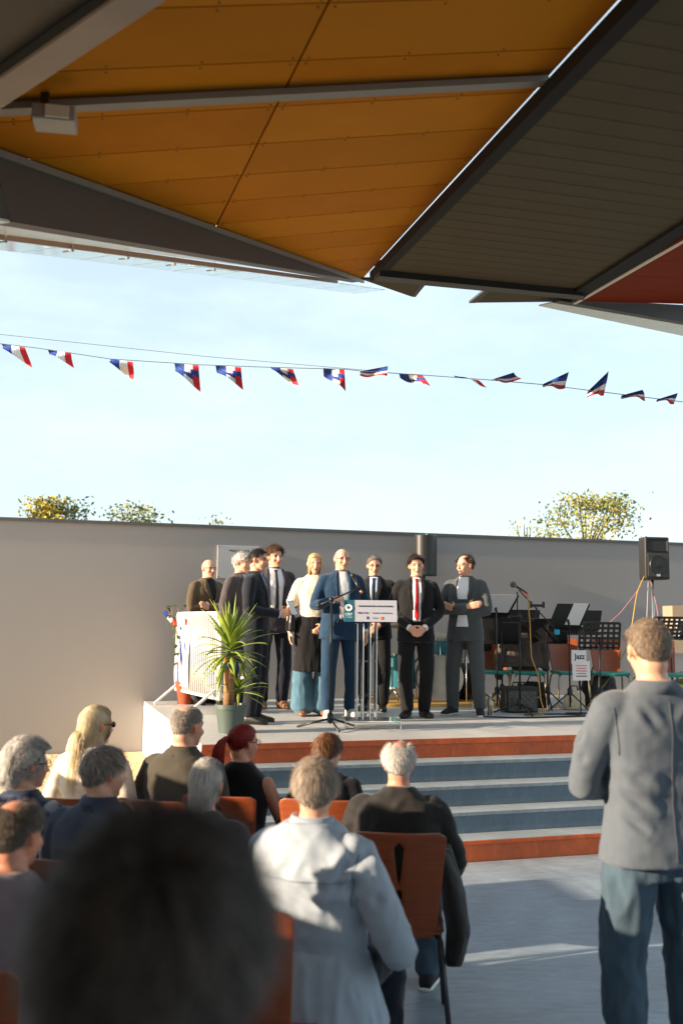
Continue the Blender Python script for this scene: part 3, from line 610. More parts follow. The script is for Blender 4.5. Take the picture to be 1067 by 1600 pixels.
def person(label, loc, head_to, h=1.75, sit=False, arms=('side', 'side'), lean=0.0, look=(0, 0, 0), skin=SKIN, girth=1.0, shoulder=1.0, female=False,
           top=None, top_kind='jacket', bottom=None, shoes=None, hair=None, brow=None, vox=0.012, bvox=0.008, legs=None, amp=0.005, seed=1, creases=(), stance=0.10, feet=0.15, group=None, sleeves=True, hemz=None, jaw=1.0, cuff=None, collar=None, hip=0.53, step=0.0, tamp=None):
    k = h / 1.75; hk = k * 0.95
    root = empty('person', label, 'person', loc, head_to - PI / 2, group)
    hipz = hip / k if sit else 0.93
    T0 = Matrix.Translation((0, 0, hipz - 0.93))
    LM = T0 @ Matrix.Translation((0, 0, 0.95)) @ Matrix.Rotation(-lean, 4, 'X') @ Matrix.Translation((0, 0, -0.95))
    S = Matrix.Scale(k, 4)
    def up(x, y, z): return (S @ LM @ Vector((x, y, z)))
    def dn(x, y, z): return (S @ Vector((x, y, z)))
    up3 = (S @ LM).to_3x3()
    g, sh = girth, shoulder
    def torso(bm, f, hem, grow=0.0):
        R = [(0.80, .203, .138, 0), (0.92, .197, .137, -.004), (1.06, .176 if not female else .150, .122, 0), (1.18, .184 if not female else .162, .124, .002), (1.30, .197 * sh, .127, -.004), (1.375, .192 * sh, .114, -.012), (1.430, .160 * sh, .096, -.02), (1.472, .108, .078, -.024), (1.505, .070, .066, -.020)]
        if hem is not None:
            R = [r for r in R if r[0] > hem + 0.03]; R = [(hem, .205 if hem < .95 else .19, .142, 0)] + R
        rr = []
        for z, a, b, yo in R:
            gg = 1 + (g - 1) * (1.0 if z < 1.3 else 0.4); rr.append((up(0, yo, z), up3 @ Vector(((a * gg + grow) * f, 0, 0)), up3 @ Vector((0, (b * (1 + (g - 1) * 1.6) + grow) * f, 0))))
        loft(bm, rr, 28, 2.4)
    AR = []
    for q, nm in ((1, arms[0]), (-1, arms[1])):
        e, w, fd_, pn, cu = ARMS[nm] if isinstance(nm, str) else nm
        m_ = lambda t: Vector((t[0] * q, t[1], t[2]))
        AR.append((q, up(0.178 * sh * q, -0.014, 1.392), up(*m_((e[0] * (1 + (g - 1) * 0.6), e[1], e[2]))), up(*m_(w)), up3 @ m_(fd_), up3 @ m_(pn), cu))
    if legs is None:
        legs = []
        for q in (1, -1):
            if sit: legs.append((dn(0.09 * q, 0.0, hipz), dn(0.13 * q, 0.43, hipz - 0.02), dn(0.13 * q, 0.40 + step * q, 0.085)))
            else: legs.append((dn(0.092 * q, 0.0, 0.90), dn((0.085 + stance * 0.35) * q, 0.02 + step * q * 0.5, 0.49), dn(stance * q, -0.025 + step * q, 0.085)))
    else: legs = [tuple(dn(*p) for p in lg) for lg in legs]
    # --- body (head, neck, trunk, arms, hands, legs in one surface)
    bm = bmesh.new(); torso(bm, 0.88, 0.96)
    hd = up(0, 0.018, 1.615); hM = Matrix.Translation(hd) @ (LM.to_3x3() @ Matrix.Rotation(lean * 0.8, 3, 'X')).to_4x4() @ Matrix.Rotation(look[0], 4, 'Z') @ Matrix.Rotation(look[1], 4, 'X') @ Matrix.Rotation(look[2], 4, 'Y')
    head_pieces(bm, hM, hk, jaw)
    limb(bm, [up(0, -0.025, 1.44), hM @ Vector((0, -0.022, -0.075)) * 1.0], [0.062 * k * (0.9 if female else 1), 0.056 * k * (0.88 if female else 1)], 16)
    for q, s_, e_, w_, f_, n_, cu in AR:
        limb(bm, *smooth_path([s_, e_, w_], [0.050 * k, 0.040 * k, 0.027 * k]), 14); hand(bm, w_, f_, n_, q, k * (0.92 if female else 1.0), cu)
    for lg in legs: limb(bm, *smooth_path(lg, [0.075 * k, 0.052 * k, 0.036 * k]), 14)
    me = remesh(bm, bvox, 2); co = coords(me); Mi = np.array(hM.inverted()); hl = (co @ Mi[:3, :3].T + Mi[:3, 3]) / hk
    cols = np.repeat(np.array(skin)[None, :], len(co), 0)
    cheek = np.exp(-(((np.abs(hl[:, 0]) - 0.04) / 0.02) ** 2 + ((hl[:, 1] - 0.075) / 0.03) ** 2 + ((hl[:, 2] + 0.03) / 0.025) ** 2)); cols *= (1 - cheek[:, None] * np.array([0.02, 0.14, 0.14]))
    ear = (np.abs(hl[:, 0]) > 0.078) & (np.abs(hl[:, 2]) < 0.045) & (hl[:, 1] < .02); cols[ear] *= np.array([1.05, 0.78, 0.72])
    lip = (np.abs(hl[:, 0]) < 0.024) & (hl[:, 1] > 0.07) & (np.abs(hl[:, 2] + 0.064) < 0.0075); cols[lip] *= np.array([0.72, 0.42, 0.42])
    eye = (np.abs(np.abs(hl[:, 0]) - 0.031) < 0.013) & (hl[:, 1] > 0.055) & (np.abs(hl[:, 2] - 0.005) < 0.0065); cols[eye] *= np.array([0.22, 0.2, 0.2])
    bc = brow if brow is not None else (hair['col'] if hair else skin)
    br = (np.abs(np.abs(hl[:, 0]) - 0.033) < 0.020) & (hl[:, 1] > 0.055) & (np.abs(hl[:, 2] - 0.023) < 0.006); cols[br] = np.array(bc) * 0.8 + cols[br] * 0.2
    if hair:
        dd = (hl - CRC) / CRR; rr = np.linalg.norm(dd, axis=1); mk = hair_mask(dd / (rr[:, None] + 1e-9), hair.get('style', 'short')) & (rr > 0.9) & (rr < 1.12) & (hl[:, 2] > -0.09) & ~ear
        cols[mk] = np.array(hair['col']) * (0.75 if hair.get('style') != 'bald' else 0.9) + cols[mk] * 0.1
    paint(me, cols); link_mesh('body', me, M_skin, root)
    if hair:
        hp = dict(hair); make_hair(hM, hk, root, M_hair, hp.pop('col'), seed=seed, **hp)
    # --- trousers
    if bottom is not None:
        bm = bmesh.new()
        loft(bm, [(S @ T0 @ Vector((0, yo, z)), Vector((a * k * g, 0, 0)), Vector((0, b * k * g, 0))) for z, a, b, yo in ((0.80 if not sit else 0.86, .12, .11, 0.0), (0.90, .178, .122, 0), (1.00, .172, .116, 0), (1.07, .160, .108, 0))], 22, 2.4)
        for i, lg in enumerate(legs):
            hp_, kn, an = lg; f = (an - kn).normalized()
            bot = an + Vector((0, 0, 0.0))
            rs = [0.102 * k * g ** .5, 0.078 * k, 0.066 * k if bottom[1] == 'straight' else 0.062 * k] if bottom[1] != 'wide' else [0.105 * k, 0.10 * k, 0.135 * k]
            pts, rr_ = smooth_path([hp_, kn, bot], rs, 5); limb(bm, pts, rr_, 16)
        me = remesh(bm, vox, 3); wrinkle(me, tamp or amp * 1.1, (10, 10, 9) if sit else (13, 13, 7), seed + 0.5); link_mesh('trousers', me, bottom[0], root)
    # --- shoes
    if shoes is not None:
        for q, lg in zip((1, -1), legs):
            an = lg[2]; rz_ = Matrix.Rotation(-feet * q, 3, 'Z'); mb = MB()
            for c, d_, part in (((0, .055, -0.022), (.088, .27, .032), 'sole'),):
                pass
            bm = bmesh.new(); A = Vector((an.x, an.y, 0))
            def rg_(y, w_, hh, z0): return (A + rz_ @ Vector((0, y * k, (z0 + hh / 2) * k)), rz_ @ Vector((w_ * k, 0, 0)), Vector((0, 0, hh / 2 * k)))
            loft(bm, [rg_(-.075, .026, .05, .004), rg_(-.06, .036, .09, .002), rg_(0.0, .041, .105, .002), rg_(.06, .044, .085, .002), rg_(.12, .047, .062, .002), (rg_(.17, .042, .05, .002)), rg_(.20, .026, .036, .004)], 14, 2.6)
            me = bpy.data.meshes.new('shoe'); bmesh.ops.recalc_face_normals(bm, faces=bm.faces[:]); bm.to_mesh(me); bm.free(); so = link_mesh('shoe', me, shoes, root)
            if cuff == 'sneaker':
                bm = bmesh.new(); loft(bm, [rg_(-.079, .024, .018, .0015), rg_(-.06, .040, .022, .001), rg_(.06, .049, .022, .001), rg_(.13, .051, .022, .001), rg_(.19, .034, .020, .001), rg_(.208, .016, .018, .002)], 14, 3.0)
                me = bpy.data.meshes.new('sole'); bmesh.ops.recalc_face_normals(bm, faces=bm.faces[:]); bm.to_mesh(me); bm.free(); link_mesh('sole', me, mat('sneaker sole', L((225, 222, 214)), 0.6), so)
    # --- top
    bvh = None
    if top is not None:
        bm = bmesh.new(); hem = hemz if hemz is not None else ({'jacket': 0.80, 'shirt': 0.95, 'vest': 0.95, 'parka': 0.78}[top_kind])
        if sit: hem = max(hem, 0.865)
        torso(bm, 1.0, hem, 0.0 if top_kind != 'parka' else 0.022)
        if sleeves:
            for q, s_, e_, w_, f_, n_, cu in AR:
                x = 0.010 if top_kind == 'parka' else 0.0
                s0 = s_ + up3 @ Vector((-0.07 * q * sh, 0, 0.008)); wl_ = w_ + (e_ - w_).normalized() * 0.012 * k
                if sleeves == 'short': e2 = s_ + (e_ - s_) * 0.8; pts, rr_ = smooth_path([s0, s_, e2], [0.062 * k, 0.066 * k, 0.066 * k], 4)
                else: pts, rr_ = smooth_path([s0, s_, e_, wl_], [0.064 * k, (0.066 + x) * k, (0.056 + x) * k, (0.041 + x * 0.6) * k], 6)
                limb(bm, pts, rr_, 16)
        me = remesh(bm, vox, 3); wrinkle(me, amp, (10, 10, 12), seed, creases); ob = link_mesh({'jacket': 'jacket', 'shirt': 'shirt', 'vest': 'tank_top', 'parka': 'jacket'}[top_kind], me, top, root)
        c2 = coords(me); polys = [tuple(p.vertices) for p in me.polygons]; bvh = BVHTree.FromPolygons([Vector(c) for c in c2], polys)
        if collar is not None:                  # stand-up or folded collar round the neck
            bm = bmesh.new(); cm, hh, rr0 = collar
            n_ = 24; R1 = []
            for z_, ra, yo in ((1.462, rr0 + .030, -.022), (1.472 + hh, rr0 + .006, -.014), (1.472 + hh, rr0 - .003, -.014), (1.478, rr0 + .006, -.020)):
                R1.append([bm.verts.new(up(math.cos(2 * PI * i / n_) * ra, yo + math.sin(2 * PI * i / n_) * ra * 0.98, z_ - (0.028 if math.sin(2 * PI * i / n_) > 0.3 else 0.0) * math.sin(2 * PI * i / n_))) for i in range(n_)])
            for j in range(4):
                for i in range(n_): bm.faces.new((R1[j][i], R1[j][(i + 1) % n_], R1[(j + 1) % 4][(i + 1) % n_], R1[(j + 1) % 4][i]))
            bmesh.ops.recalc_face_normals(bm, faces=bm.faces[:]); me = bpy.data.meshes.new('collar'); bm.to_mesh(me); bm.free(); link_mesh('collar', me, cm, ob)
    return dict(root=root, bvh=bvh, up=up, k=k, hk=hk, hM=hM, AR=AR, S=S, legs=legs)
def suit_front(p, shirt, lapel, tie=None, low=1.14, wide=0.055, lw_=0.055, open_to=None, crossed=False):
    """shirt V, tie and lapels laid on the front of a jacket"""
    k = p['k']; bv = p['bvh']; rt = p['root']; q = lambda pts: [(x * k, z * k) for x, z in pts]
    if open_to: poly = [(-wide * .9, 1.49), (wide * .9, 1.49), (wide * 1.1, 1.36), (wide * 0.85, 1.15), (wide * 0.8, open_to), (-wide * 0.8, open_to), (-wide * 0.85, 1.15), (-wide * 1.1, 1.36)]
    else: poly = [(-wide * .9, 1.49), (wide * .9, 1.49), (wide * 0.85, 1.34), (0.012, low), (-0.012, low), (-wide * 0.85, 1.34)]
    if crossed:
        poly = [(-wide * .9, 1.49), (wide * .9, 1.49), (wide * 1.1, 1.36), (wide * 0.95, 1.245), (-wide * 0.95, 1.245), (-wide * 1.1, 1.36)]
        patch(bv, q([(-wide * .8, 1.075), (wide * .8, 1.075), (wide * 1.1, open_to), (-wide * 1.1, open_to)]), 1, 0.003, 0.006, shirt, 'shirt_tail', rt)
    patch(bv, q(poly), 1, 0.003, 0.006, shirt, 'shirt_front', rt)
    if tie is not None:
        b = open_to or low + 0.02
        patch(bv, q([(-.018, 1.478), (.018, 1.478), (.012, 1.44), (.026, b + .05), (0, b + .005), (-.026, b + .05), (-.012, 1.44)]), 1, 0.010, 0.006, tie, 'tie', rt)
    for s_ in (-1, 1):
        e = (1.25 if crossed else open_to + 0.12) if open_to else low
        x1 = wide * 0.86 if open_to else 0.012
        pl_ = [(s_ * wide * 0.95, 1.49), (s_ * (wide + .022), 1.485), (s_ * (wide + lw_), 1.385), (s_ * (wide + lw_ * .75), 1.365), (s_ * (wide + lw_ * .9), 1.355), (s_ * (x1 + .016), e), (s_ * x1, e), (s_ * wide * (1.12 if open_to else 0.82), 1.34)]
        patch(bv, q(pl_ if s_ > 0 else list(reversed(pl_))), 1, 0.009, 0.008, lapel, 'lapel', rt)
def glasses(p, m, tint=None, hM=None):
    k = p['hk']; M = p['hM'] @ Matrix.Scale(k, 4); mb = MB()
    for q in (-1, 1):
        mb.tube([M @ Vector((q * 0.032 + math.cos(a) * 0.024, 0.094, 0.004 + math.sin(a) * 0.017)) for a in [i * PI / 7 for i in range(15)]], 0.0022 * k, 6)
        mb.tube([M @ Vector((q * 0.056, 0.092, 0.010)), M @ Vector((q * 0.078, 0.06, 0.010)), M @ Vector((q * 0.084, -0.005, 0.012))], 0.0022 * k, 6)
    mb.tube([M @ Vector((-0.010, 0.098, 0.008)), M @ Vector((0.010, 0.098, 0.008))], 0.002 * k, 6)
    g = mb.build('glasses', m, p['root'], True)
    if tint is not None:
        for q in (-1, 1):
            mb = MB(); mb.prism([M @ Vector((q * 0.032 + math.cos(a) * 0.023, 0.0935, 0.004 + math.sin(a) * 0.016)) for a in [i * PI / 6 for i in range(12)]], M.to_3x3() @ Vector((0, 0.0015, 0))); mb.build('lens', tint, g)
def cuffs(p, m):
    for q, s_, e_, w_, f_, n_, cu in p['AR']:
        d = (w_ - e_).normalized(); mb = MB(); mb.tube([w_ - d * 0.03, w_ + d * 0.012], 0.036 * p['k'], 14); mb.build('shirt_cuff', m, p['root'], True)

# ------------------------------------------------------------------ cloth
def cloth(name, c, rough=0.85, var=0.08, sheen=0.15, bump=0.12, bscale=350, scale=14): return mat(name, L(c), rough, var, scale, bump, bscale, sheen=sheen, spec=0.25)
M_navy = cloth('navy suit', (22, 25, 36)); M_black = cloth('black cloth', (16, 16, 19)); M_char = cloth('charcoal suit', (44, 46, 52)); M_blue = cloth('blue suit', (22, 52, 78))
M_greysuit = cloth('grey suit', (74, 78, 80)); M_brown = cloth('brown jacket', (84, 70, 50)); M_taupe = cloth('taupe jacket', (72, 66, 68)); M_dkgrey = cloth('dark grey jacket', (58, 54, 60))
M_cream = cloth('cream knit', (236, 222, 200)); M_shirtw = cloth('white shirt', (232, 232, 234), 0.8, 0.03); M_shirtb = cloth('light blue shirt', (170, 192, 220), 0.8, 0.03)
M_redtie = cloth('red tie', (186, 22, 34), 0.5); M_dktie = cloth('dark tie', (36, 38, 48), 0.5); M_bluetie = cloth('blue tie', (34, 52, 84), 0.5)
M_jeans = cloth('blue jeans', (64, 82, 96), 0.9, 0.28, 0.1, 0.25, 260, 7); M_ljeans = cloth('pale wide jeans', (74, 108, 128), 0.9, 0.16)
M_blazer = cloth('grey blazer', (86, 94, 104), 0.85, 0.06, 0.2, 0.15, 500, 22); M_windb = cloth('pale grey windcheater', (152, 162, 174), 0.6, 0.06, 0.1, 0.08, 120)
M_navyj = cloth('navy rain jacket', (36, 50, 74), 0.6); M_mauve = cloth('mauve jacket', (128, 114, 118)); M_dkgreen = cloth('dark olive jacket', (64, 58, 48), 0.8)
M_shoe = mat('black leather', L((18, 17, 17)), 0.35); M_brshoe = mat('brown leather', L((120, 84, 60)), 0.45); M_wshoe = mat('white sneaker', L((220, 214, 205)), 0.6); M_bkshoe = mat('black canvas', L((28, 28, 32)), 0.8)
M_specs = mat('spectacle frame', L((30, 28, 28)), 0.3); M_lens = mat('dark lens', L((40, 36, 34)), 0.1)
H_WHITE = L((206, 202, 196)); H_GREY = L((140, 132, 122)); H_SALT = L((122, 112, 102)); H_BROWN = L((66, 44, 30)); H_DARK = L((34, 26, 22)); H_BLOND = L((206, 168, 104)); H_PALEB = L((228, 212, 178)); H_RED = L((150, 36, 26)); H_BLACK = L((24, 22, 22))
FACE = -PI / 2                               # facing the camera
def at_stage(x, y): return (x, y, ST)
# -- on the stage
p = person('bald man with glasses in a brown jacket with crossed arms behind the white barrier', at_stage(-1.60, 12.0), rad(-48), 1.74, arms=('crossR', 'crossL'), top=M_brown, bottom=(M_char, 'straight'), shoes=M_shoe, hair=dict(style='bald', N=500, length=0.010, col=L((180, 150, 128)), w=0.003), girth=1.06, seed=11)
glasses(p, M_specs); suit_front(p, M_black, M_brown, None, 1.22)
p = person('white haired man in a dark grey jacket half hidden by the young man in navy', at_stage(-1.10, 10.98), rad(-28), 1.76, arms=('side', 'side'), top=M_taupe, bottom=(M_navy, 'straight'), shoes=M_wshoe, hair=dict(style='short', N=1600, length=0.045, col=H_WHITE, w=0.004, vol=0.012), collar=(M_shirtb, 0.03, 0.062), seed=12, cuff='sneaker')
suit_front(p, M_shirtb, M_taupe)
p = person('young dark haired man in a navy suit holding a folded paper beside the yucca', at_stage(-0.83, 9.86), rad(-12), 1.72, arms=('hold', 'hold'), top=M_navy, bottom=(M_navy, 'straight'), shoes=M_shoe, hair=dict(style='short', N=1600, length=0.028, col=H_DARK, w=0.004, vol=0.008), collar=(M_shirtb, 0.03, 0.062), seed=13, look=(-0.1, 0, 0))
suit_front(p, M_shirtb, M_navy, M_bluetie, 1.10); cuffs(p, M_shirtb)
PAPER_MAN = p
p = person('curly haired man in a dark jacket and tie with hands behind his back', at_stage(-0.77, 11.55), rad(-72), 1.87, arms=('behind', 'behind'), top=M_dkgrey, bottom=(M_navy, 'straight'), shoes=M_brshoe, hair=dict(style='short', N=1800, length=0.055, col=L((96, 62, 36)), w=0.004, vol=0.022, curl=0.9, lift=0.6), collar=(M_shirtw, 0.03, 0.062), seed=14, look=(0.2, -0.04, 0.05), step=-0.03)
suit_front(p, M_shirtw, M_dkgrey, M_dktie, open_to=0.98, wide=0.075)
p = person('blonde woman in a cream top and wide pale jeans with a black handbag', at_stage(-0.285, 10.72), rad(-80), 1.74, arms=('side', 'clasp'), female=True, shoulder=0.88, girth=0.94, top=M_cream, top_kind='shirt', sleeves='short', bottom=(M_ljeans, 'wide'), shoes=M_brshoe, hair=dict(style='long', N=3200, length=0.42, col=L((222, 188, 128)), w=0.005, vol=0.004, grav=0.6, lift=0.0, seg=14), seed=15)
LADY = p
bm = bmesh.new(); kk = p['k']; loft(bm, [(Vector((0.02, 0.005, z * kk)), Vector((a * kk, 0, 0)), Vector((0, b * kk, 0))) for z, a, b in ((1.045, .160, .118), (.95, .185, .135), (.80, .19, .14), (.62, .195, .15), (.47, .20, .16))], 24, 2.3)
me = remesh(bm, 0.012, 2); wrinkle(me, 0.008, (14, 14, 3), 6.1); link_mesh('tunic_skirt', me, M_black, p['root'])
p = person('balding man in a blue suit speaking at the clear lectern', at_stage(0.00, 10.55), rad(-76), 1.78, arms=('raise', 'side'), top=M_blue, bottom=(M_blue, 'straight'), shoes=M_wshoe, hair=dict(style='bald', N=700, length=0.014, col=L((186, 170, 156)), w=0.004), collar=(M_shirtw, 0.03, 0.064), seed=16, look=(0.1, 0.02, -0.04), step=0.04, lean=0.04, girth=1.08, cuff='sneaker', stance=0.13)
glasses(p, M_specs); suit_front(p, M_shirtw, M_blue, None, open_to=1.0, wide=0.05); cuffs(p, M_shirtw)
p = person('grey haired man with glasses in a black suit with clasped hands behind the lectern', at_stage(0.38, 11.35), rad(-98), 1.76, arms=('clasp', 'clasp'), top=M_black, bottom=(M_black, 'straight'), shoes=M_shoe, hair=dict(style='short', N=1500, length=0.03, col=H_GREY, w=0.004, vol=0.008), collar=(M_shirtb, 0.03, 0.062), seed=17, look=(0.22, -0.05, 0), step=-0.03)
glasses(p, M_specs); suit_front(p, M_shirtb, M_black, M_dktie, 1.08)
p = person('young man in a black suit with a bright red tie', at_stage(0.80, 10.62), rad(-90), 1.72, arms=('clasp', 'clasp'), top=M_black, bottom=(M_black, 'straight'), shoes=M_shoe, hair=dict(style='short', N=1800, length=0.045, col=H_BROWN, w=0.004, vol=0.014, sweep=(0.5, 0.1, 0)), collar=(M_shirtw, 0.03, 0.060), seed=18, look=(0.05, 0, 0.07), step=0.02, stance=0.09, feet=0.35)
suit_front(p, M_shirtw, M_black, M_redtie, open_to=1.02, wide=0.05); cuffs(p, M_shirtw)
p = person('man in a grey suit and open white shirt with crossed arms and sneakers', at_stage(1.36, 10.92), rad(-112), 1.75, arms=('crossR', 'crossL'), top=M_greysuit, bottom=(M_greysuit, 'straight'), shoes=M_bkshoe, hair=dict(style='receding', N=1500, length=0.05, col=L((92, 70, 52)), w=0.004, vol=0.01), collar=(M_shirtw, 0.03, 0.062), seed=19, look=(-0.5, 0, 0), cuff='sneaker', stance=0.15, feet=0.3)
suit_front(p, M_shirtw, M_greysuit, None, open_to=0.95, wide=0.062, crossed=True)

# -- standing on the floor slab
BACKM = dict(vox=0.009, bvox=0.008)
p = person('man in a grey blazer and blue jeans standing with his back turned', (1.235, 4.0, 0), rad(103), 1.86, arms=('crossR', 'crossL'), top=M_blazer, bottom=(M_jeans, 'straight'), shoes=M_brshoe, hair=dict(style='short', N=23800, length=0.022, col=L((112, 92, 74)), col2=L((158, 142, 126)), w=0.0015, vol=0.005, lift=0.10, var=0.2, seg=3, grav=0.35), girth=1.02, shoulder=1.05, seed=21, collar=(M_blazer, 0.034, 0.068), hemz=0.85, tamp=0.013, amp=0.0035, stance=0.13, look=(-0.14, 0, 0),
           creases=[((-.22, -.09, 1.27), (-.05, -.17, 1.20), .020, .020), ((-.22, -.07, 1.20), (-.06, -.17, 1.10), .018, .018), ((-.21, -.07, 1.12), (-.10, -.16, 1.03), .014, .016), ((.22, -.08, 1.28), (.06, -.17, 1.20), .016, .020), ((.21, -.08, 1.18), (.09, -.16, 1.08), .014, .018), ((-.32, .0, 1.42), (-.24, .04, 1.28), .014, .016), ((-.31, -.02, 1.30), (-.25, .10, 1.30), .014, .014), ((-.29, .03, 1.22), (-.22, .12, 1.24), .014, .012), ((-.13, -.13, 1.52), (-.05, -.15, 1.42), .010, .018), ((.13, -.13, 1.52), (.05, -.15, 1.43), .010, .018), ((0, -.17, 1.45), (0, -.17, .90), .005, .007)], **BACKM)
STANDER = p
bv = p['bvh']; rt = p['root']
M_blz2 = cloth('blazer seam', (80, 85, 92))
patch(bv, [(-.002, .93), (.002, .93), (.002, 1.52), (-.002, 1.52)], -1, 0.002, 0.008, M_blz2, 'back_seam', rt, 0.012)
for q in (-1, 1): patch(bv, [(q * .208, 1.50), (q * .213, 1.50), (q * .200, 1.42), (q * .192, 1.32), (q * .188, 1.32), (q * .196, 1.42)][::q], -1, 0.002, 0.008, M_blazer, 'sleeve_seam', rt, 0.012)

# -- seated audience
M_wood = mat('reddish plywood', L((142, 70, 36)), 0.4, 0.2, 7, 0.03, 60, stretch=(1, 1, 7), coat=0.2); M_chairleg = mat('chair leg steel', L((70, 70, 74)), 0.4, 0.08, metal=0.6)
M_teal = mat('teal seat', L((28, 128, 116)), 0.5, 0.06); M_tube = mat('pale steel tube', L((172, 160, 140)), 0.35, 0.08, metal=0.7)
def chair_mesh(slot=True, seatm=None, w=0.42):
    root = bpy.data.objects.new('chair', None); COL.objects.link(root)
    def surf(fn, rows, cols, name, m, th=0.011):
        mb = MB(); n = len(rows)
        for side in (-1, 1):
            vs = []; fs = []
            for z, wd, hl_ in rows:
                for j in range(cols + 1):
                    x = hl_ + (wd - hl_) * j / cols; vs.append(fn(side * x, z))
            for i in range(n - 1):
                for j in range(cols): fs.append((i * (cols + 1) + j, i * (cols + 1) + j + 1, (i + 1) * (cols + 1) + j + 1, (i + 1) * (cols + 1) + j))
            mb.add(vs, fs)
        me = bpy.data.meshes.new(name); me.from_pydata([tuple(v) for v in mb.v], [], mb.f); bm = bmesh.new(); bm.from_mesh(me); bmesh.ops.remove_doubles(bm, verts=bm.verts[:], dist=0.0004)
        bmesh.ops.recalc_face_normals(bm, faces=bm.faces[:]); bm.to_mesh(me); bm.free(); o = link_mesh(name, me, m, root, True)
        so = o.modifiers.new('thickness', 'SOLIDIFY'); so.thickness = th; so.offset = 0
        be = o.modifiers.new('soft', 'BEVEL'); be.width = 0.003; be.segments = 2; be.limit_method = 'ANGLE'; be.angle_limit = rad(50); return o
    rows = []
    for i in range(37):
        z = 0.43 + 0.47 * i / 36; t = i / 36; wd = (0.165 + 0.045 * t) * w / 0.42
        if t < 0.06: wd -= (0.06 - t) ** 2 * 6
        if t > 0.94: wd -= (t - 0.94) ** 2 * 9
        hl_ = 0.0
        if slot:
            if 0.52 < t < 0.90: a = (t - 0.52) / 0.38; hl_ = (0.006 + 0.020 * a) * min(1, (a * 12), (1 - a) * 9) ** 0.5
            elif 0.28 < t < 0.47: a = (t - 0.28) / 0.19; hl_ = 0.013 * min(1, a * 8, (1 - a) * 8) ** 0.5
        rows.append((z, wd, hl_))
    surf(lambda x, z: Vector((x, -0.205 - (z - 0.45) * 0.24 + x * x * 0.75, z)), rows, 8, 'backrest', M_wood)
    rows = [(y, 0.20 * w / 0.42 - (0.02 if (y < -0.17 or y > 0.22) else 0) , 0.0) for y in [-0.20 + 0.44 * i / 14 for i in range(15)]]
    surf(lambda x, y: Vector((x, y, 0.452 - 0.10 * max(0, -0.12 - y) - 0.5 * max(0, y - 0.18) ** 1.5 + x * x * 0.25)), rows, 6, 'seat', seatm or M_wood, 0.012 if seatm is None else 0.035)
    lm = M_chairleg if seatm is None else M_tube
    for q in (-1, 1):
        mb = MB(); mb.tube([(q * 0.16, 0.17, 0.435), (q * 0.185, 0.20, 0.41), (q * 0.215, 0.235, 0.0)], 0.0125, 10); mb.build('leg', lm, root, True)
        mb = MB(); mb.tube([(q * 0.16, -0.14, 0.435), (q * 0.185, -0.17, 0.41), (q * 0.225, -0.29, 0.0)], 0.0125, 10); mb.build('leg', lm, root, True)
        mb = MB(); mb.tube([(q * 0.15, 0.17, 0.435), (q * 0.15, -0.16, 0.435), (q * 0.140, -0.175, 0.46)], 0.010, 8); mb.build('side_tube', lm, root, True)
    return root
CH0 = chair_mesh(True); ch_used = [False]
def chair(x, y, rz, label, group='wooden audience chairs'):
    o = CH0 if not ch_used[0] else copy_tree(CH0); ch_used[0] = True
    o.location = (x, y, 0); o.rotation_euler = (0, 0, rz); tag(o, label, 'chair', group); return o
AUD = dict(sit=True, bottom=(M_navy, 'straight'), shoes=M_shoe, vox=0.011, bvox=0.010)
def A(label, x, y, hd, **k):
    q = dict(AUD); q.update(k); return person(label, (x, y, 0), rad(hd), **q)
def behind(x, y, hd, d=0.05): r = rad(hd) ; return (x - math.cos(r) * d, y - math.sin(r) * d, r - PI / 2)
# white haired man in black, in the second row
p = A('white haired man in a black jacket seated on the slotted wooden chair', 0.28, 4.86, 82, h=1.66, lean=0.13, hip=0.485, arms=('thigh', 'lap'), top=M_dkgreen and cloth('black jacket', (34, 31, 30), 0.75), girth=1.12, shoulder=1.08, hair=dict(style='crown', N=10200, length=0.030, col=L((205, 200, 194)), w=0.0016, vol=0.008, var=0.15), skin=L((206, 142, 116)), bottom=(M_jeans, 'straight'), shoes=M_bkshoe, cuff='sneaker', seed=31, collar=(M_black, 0.03, 0.066), amp=0.008, tamp=0.010, vox=0.010)
cx, cy, cr = behind(0.29, 4.83, 84); chair(cx, cy, cr + 0.04, 'wooden chair with an exclamation shaped slot behind the white haired man in black')
mb = MB(); pts = []
# coat tail hanging past the chair on the right
bm = bmesh.new(); loft(bm, [(Vector((0.21, -0.08, 0.78)), Vector((.045, 0, 0)), Vector((0, .13, 0))), (Vector((0.265, -0.13, 0.60)), Vector((.05, 0, 0)), Vector((0, .13, 0))), (Vector((0.29, -0.17, 0.44)), Vector((.05, 0, 0)), Vector((0, .12, 0))), (Vector((0.27, -0.20, 0.31)), Vector((.035, 0, 0)), Vector((0, .07, 0)))], 18, 2.4)
me = remesh(bm, 0.010, 3); wrinkle(me, 0.008, (14, 14, 5), 3.3); link_mesh('coat_tail', me, cloth('black jacket', (34, 31, 30), 0.75), p['root'])
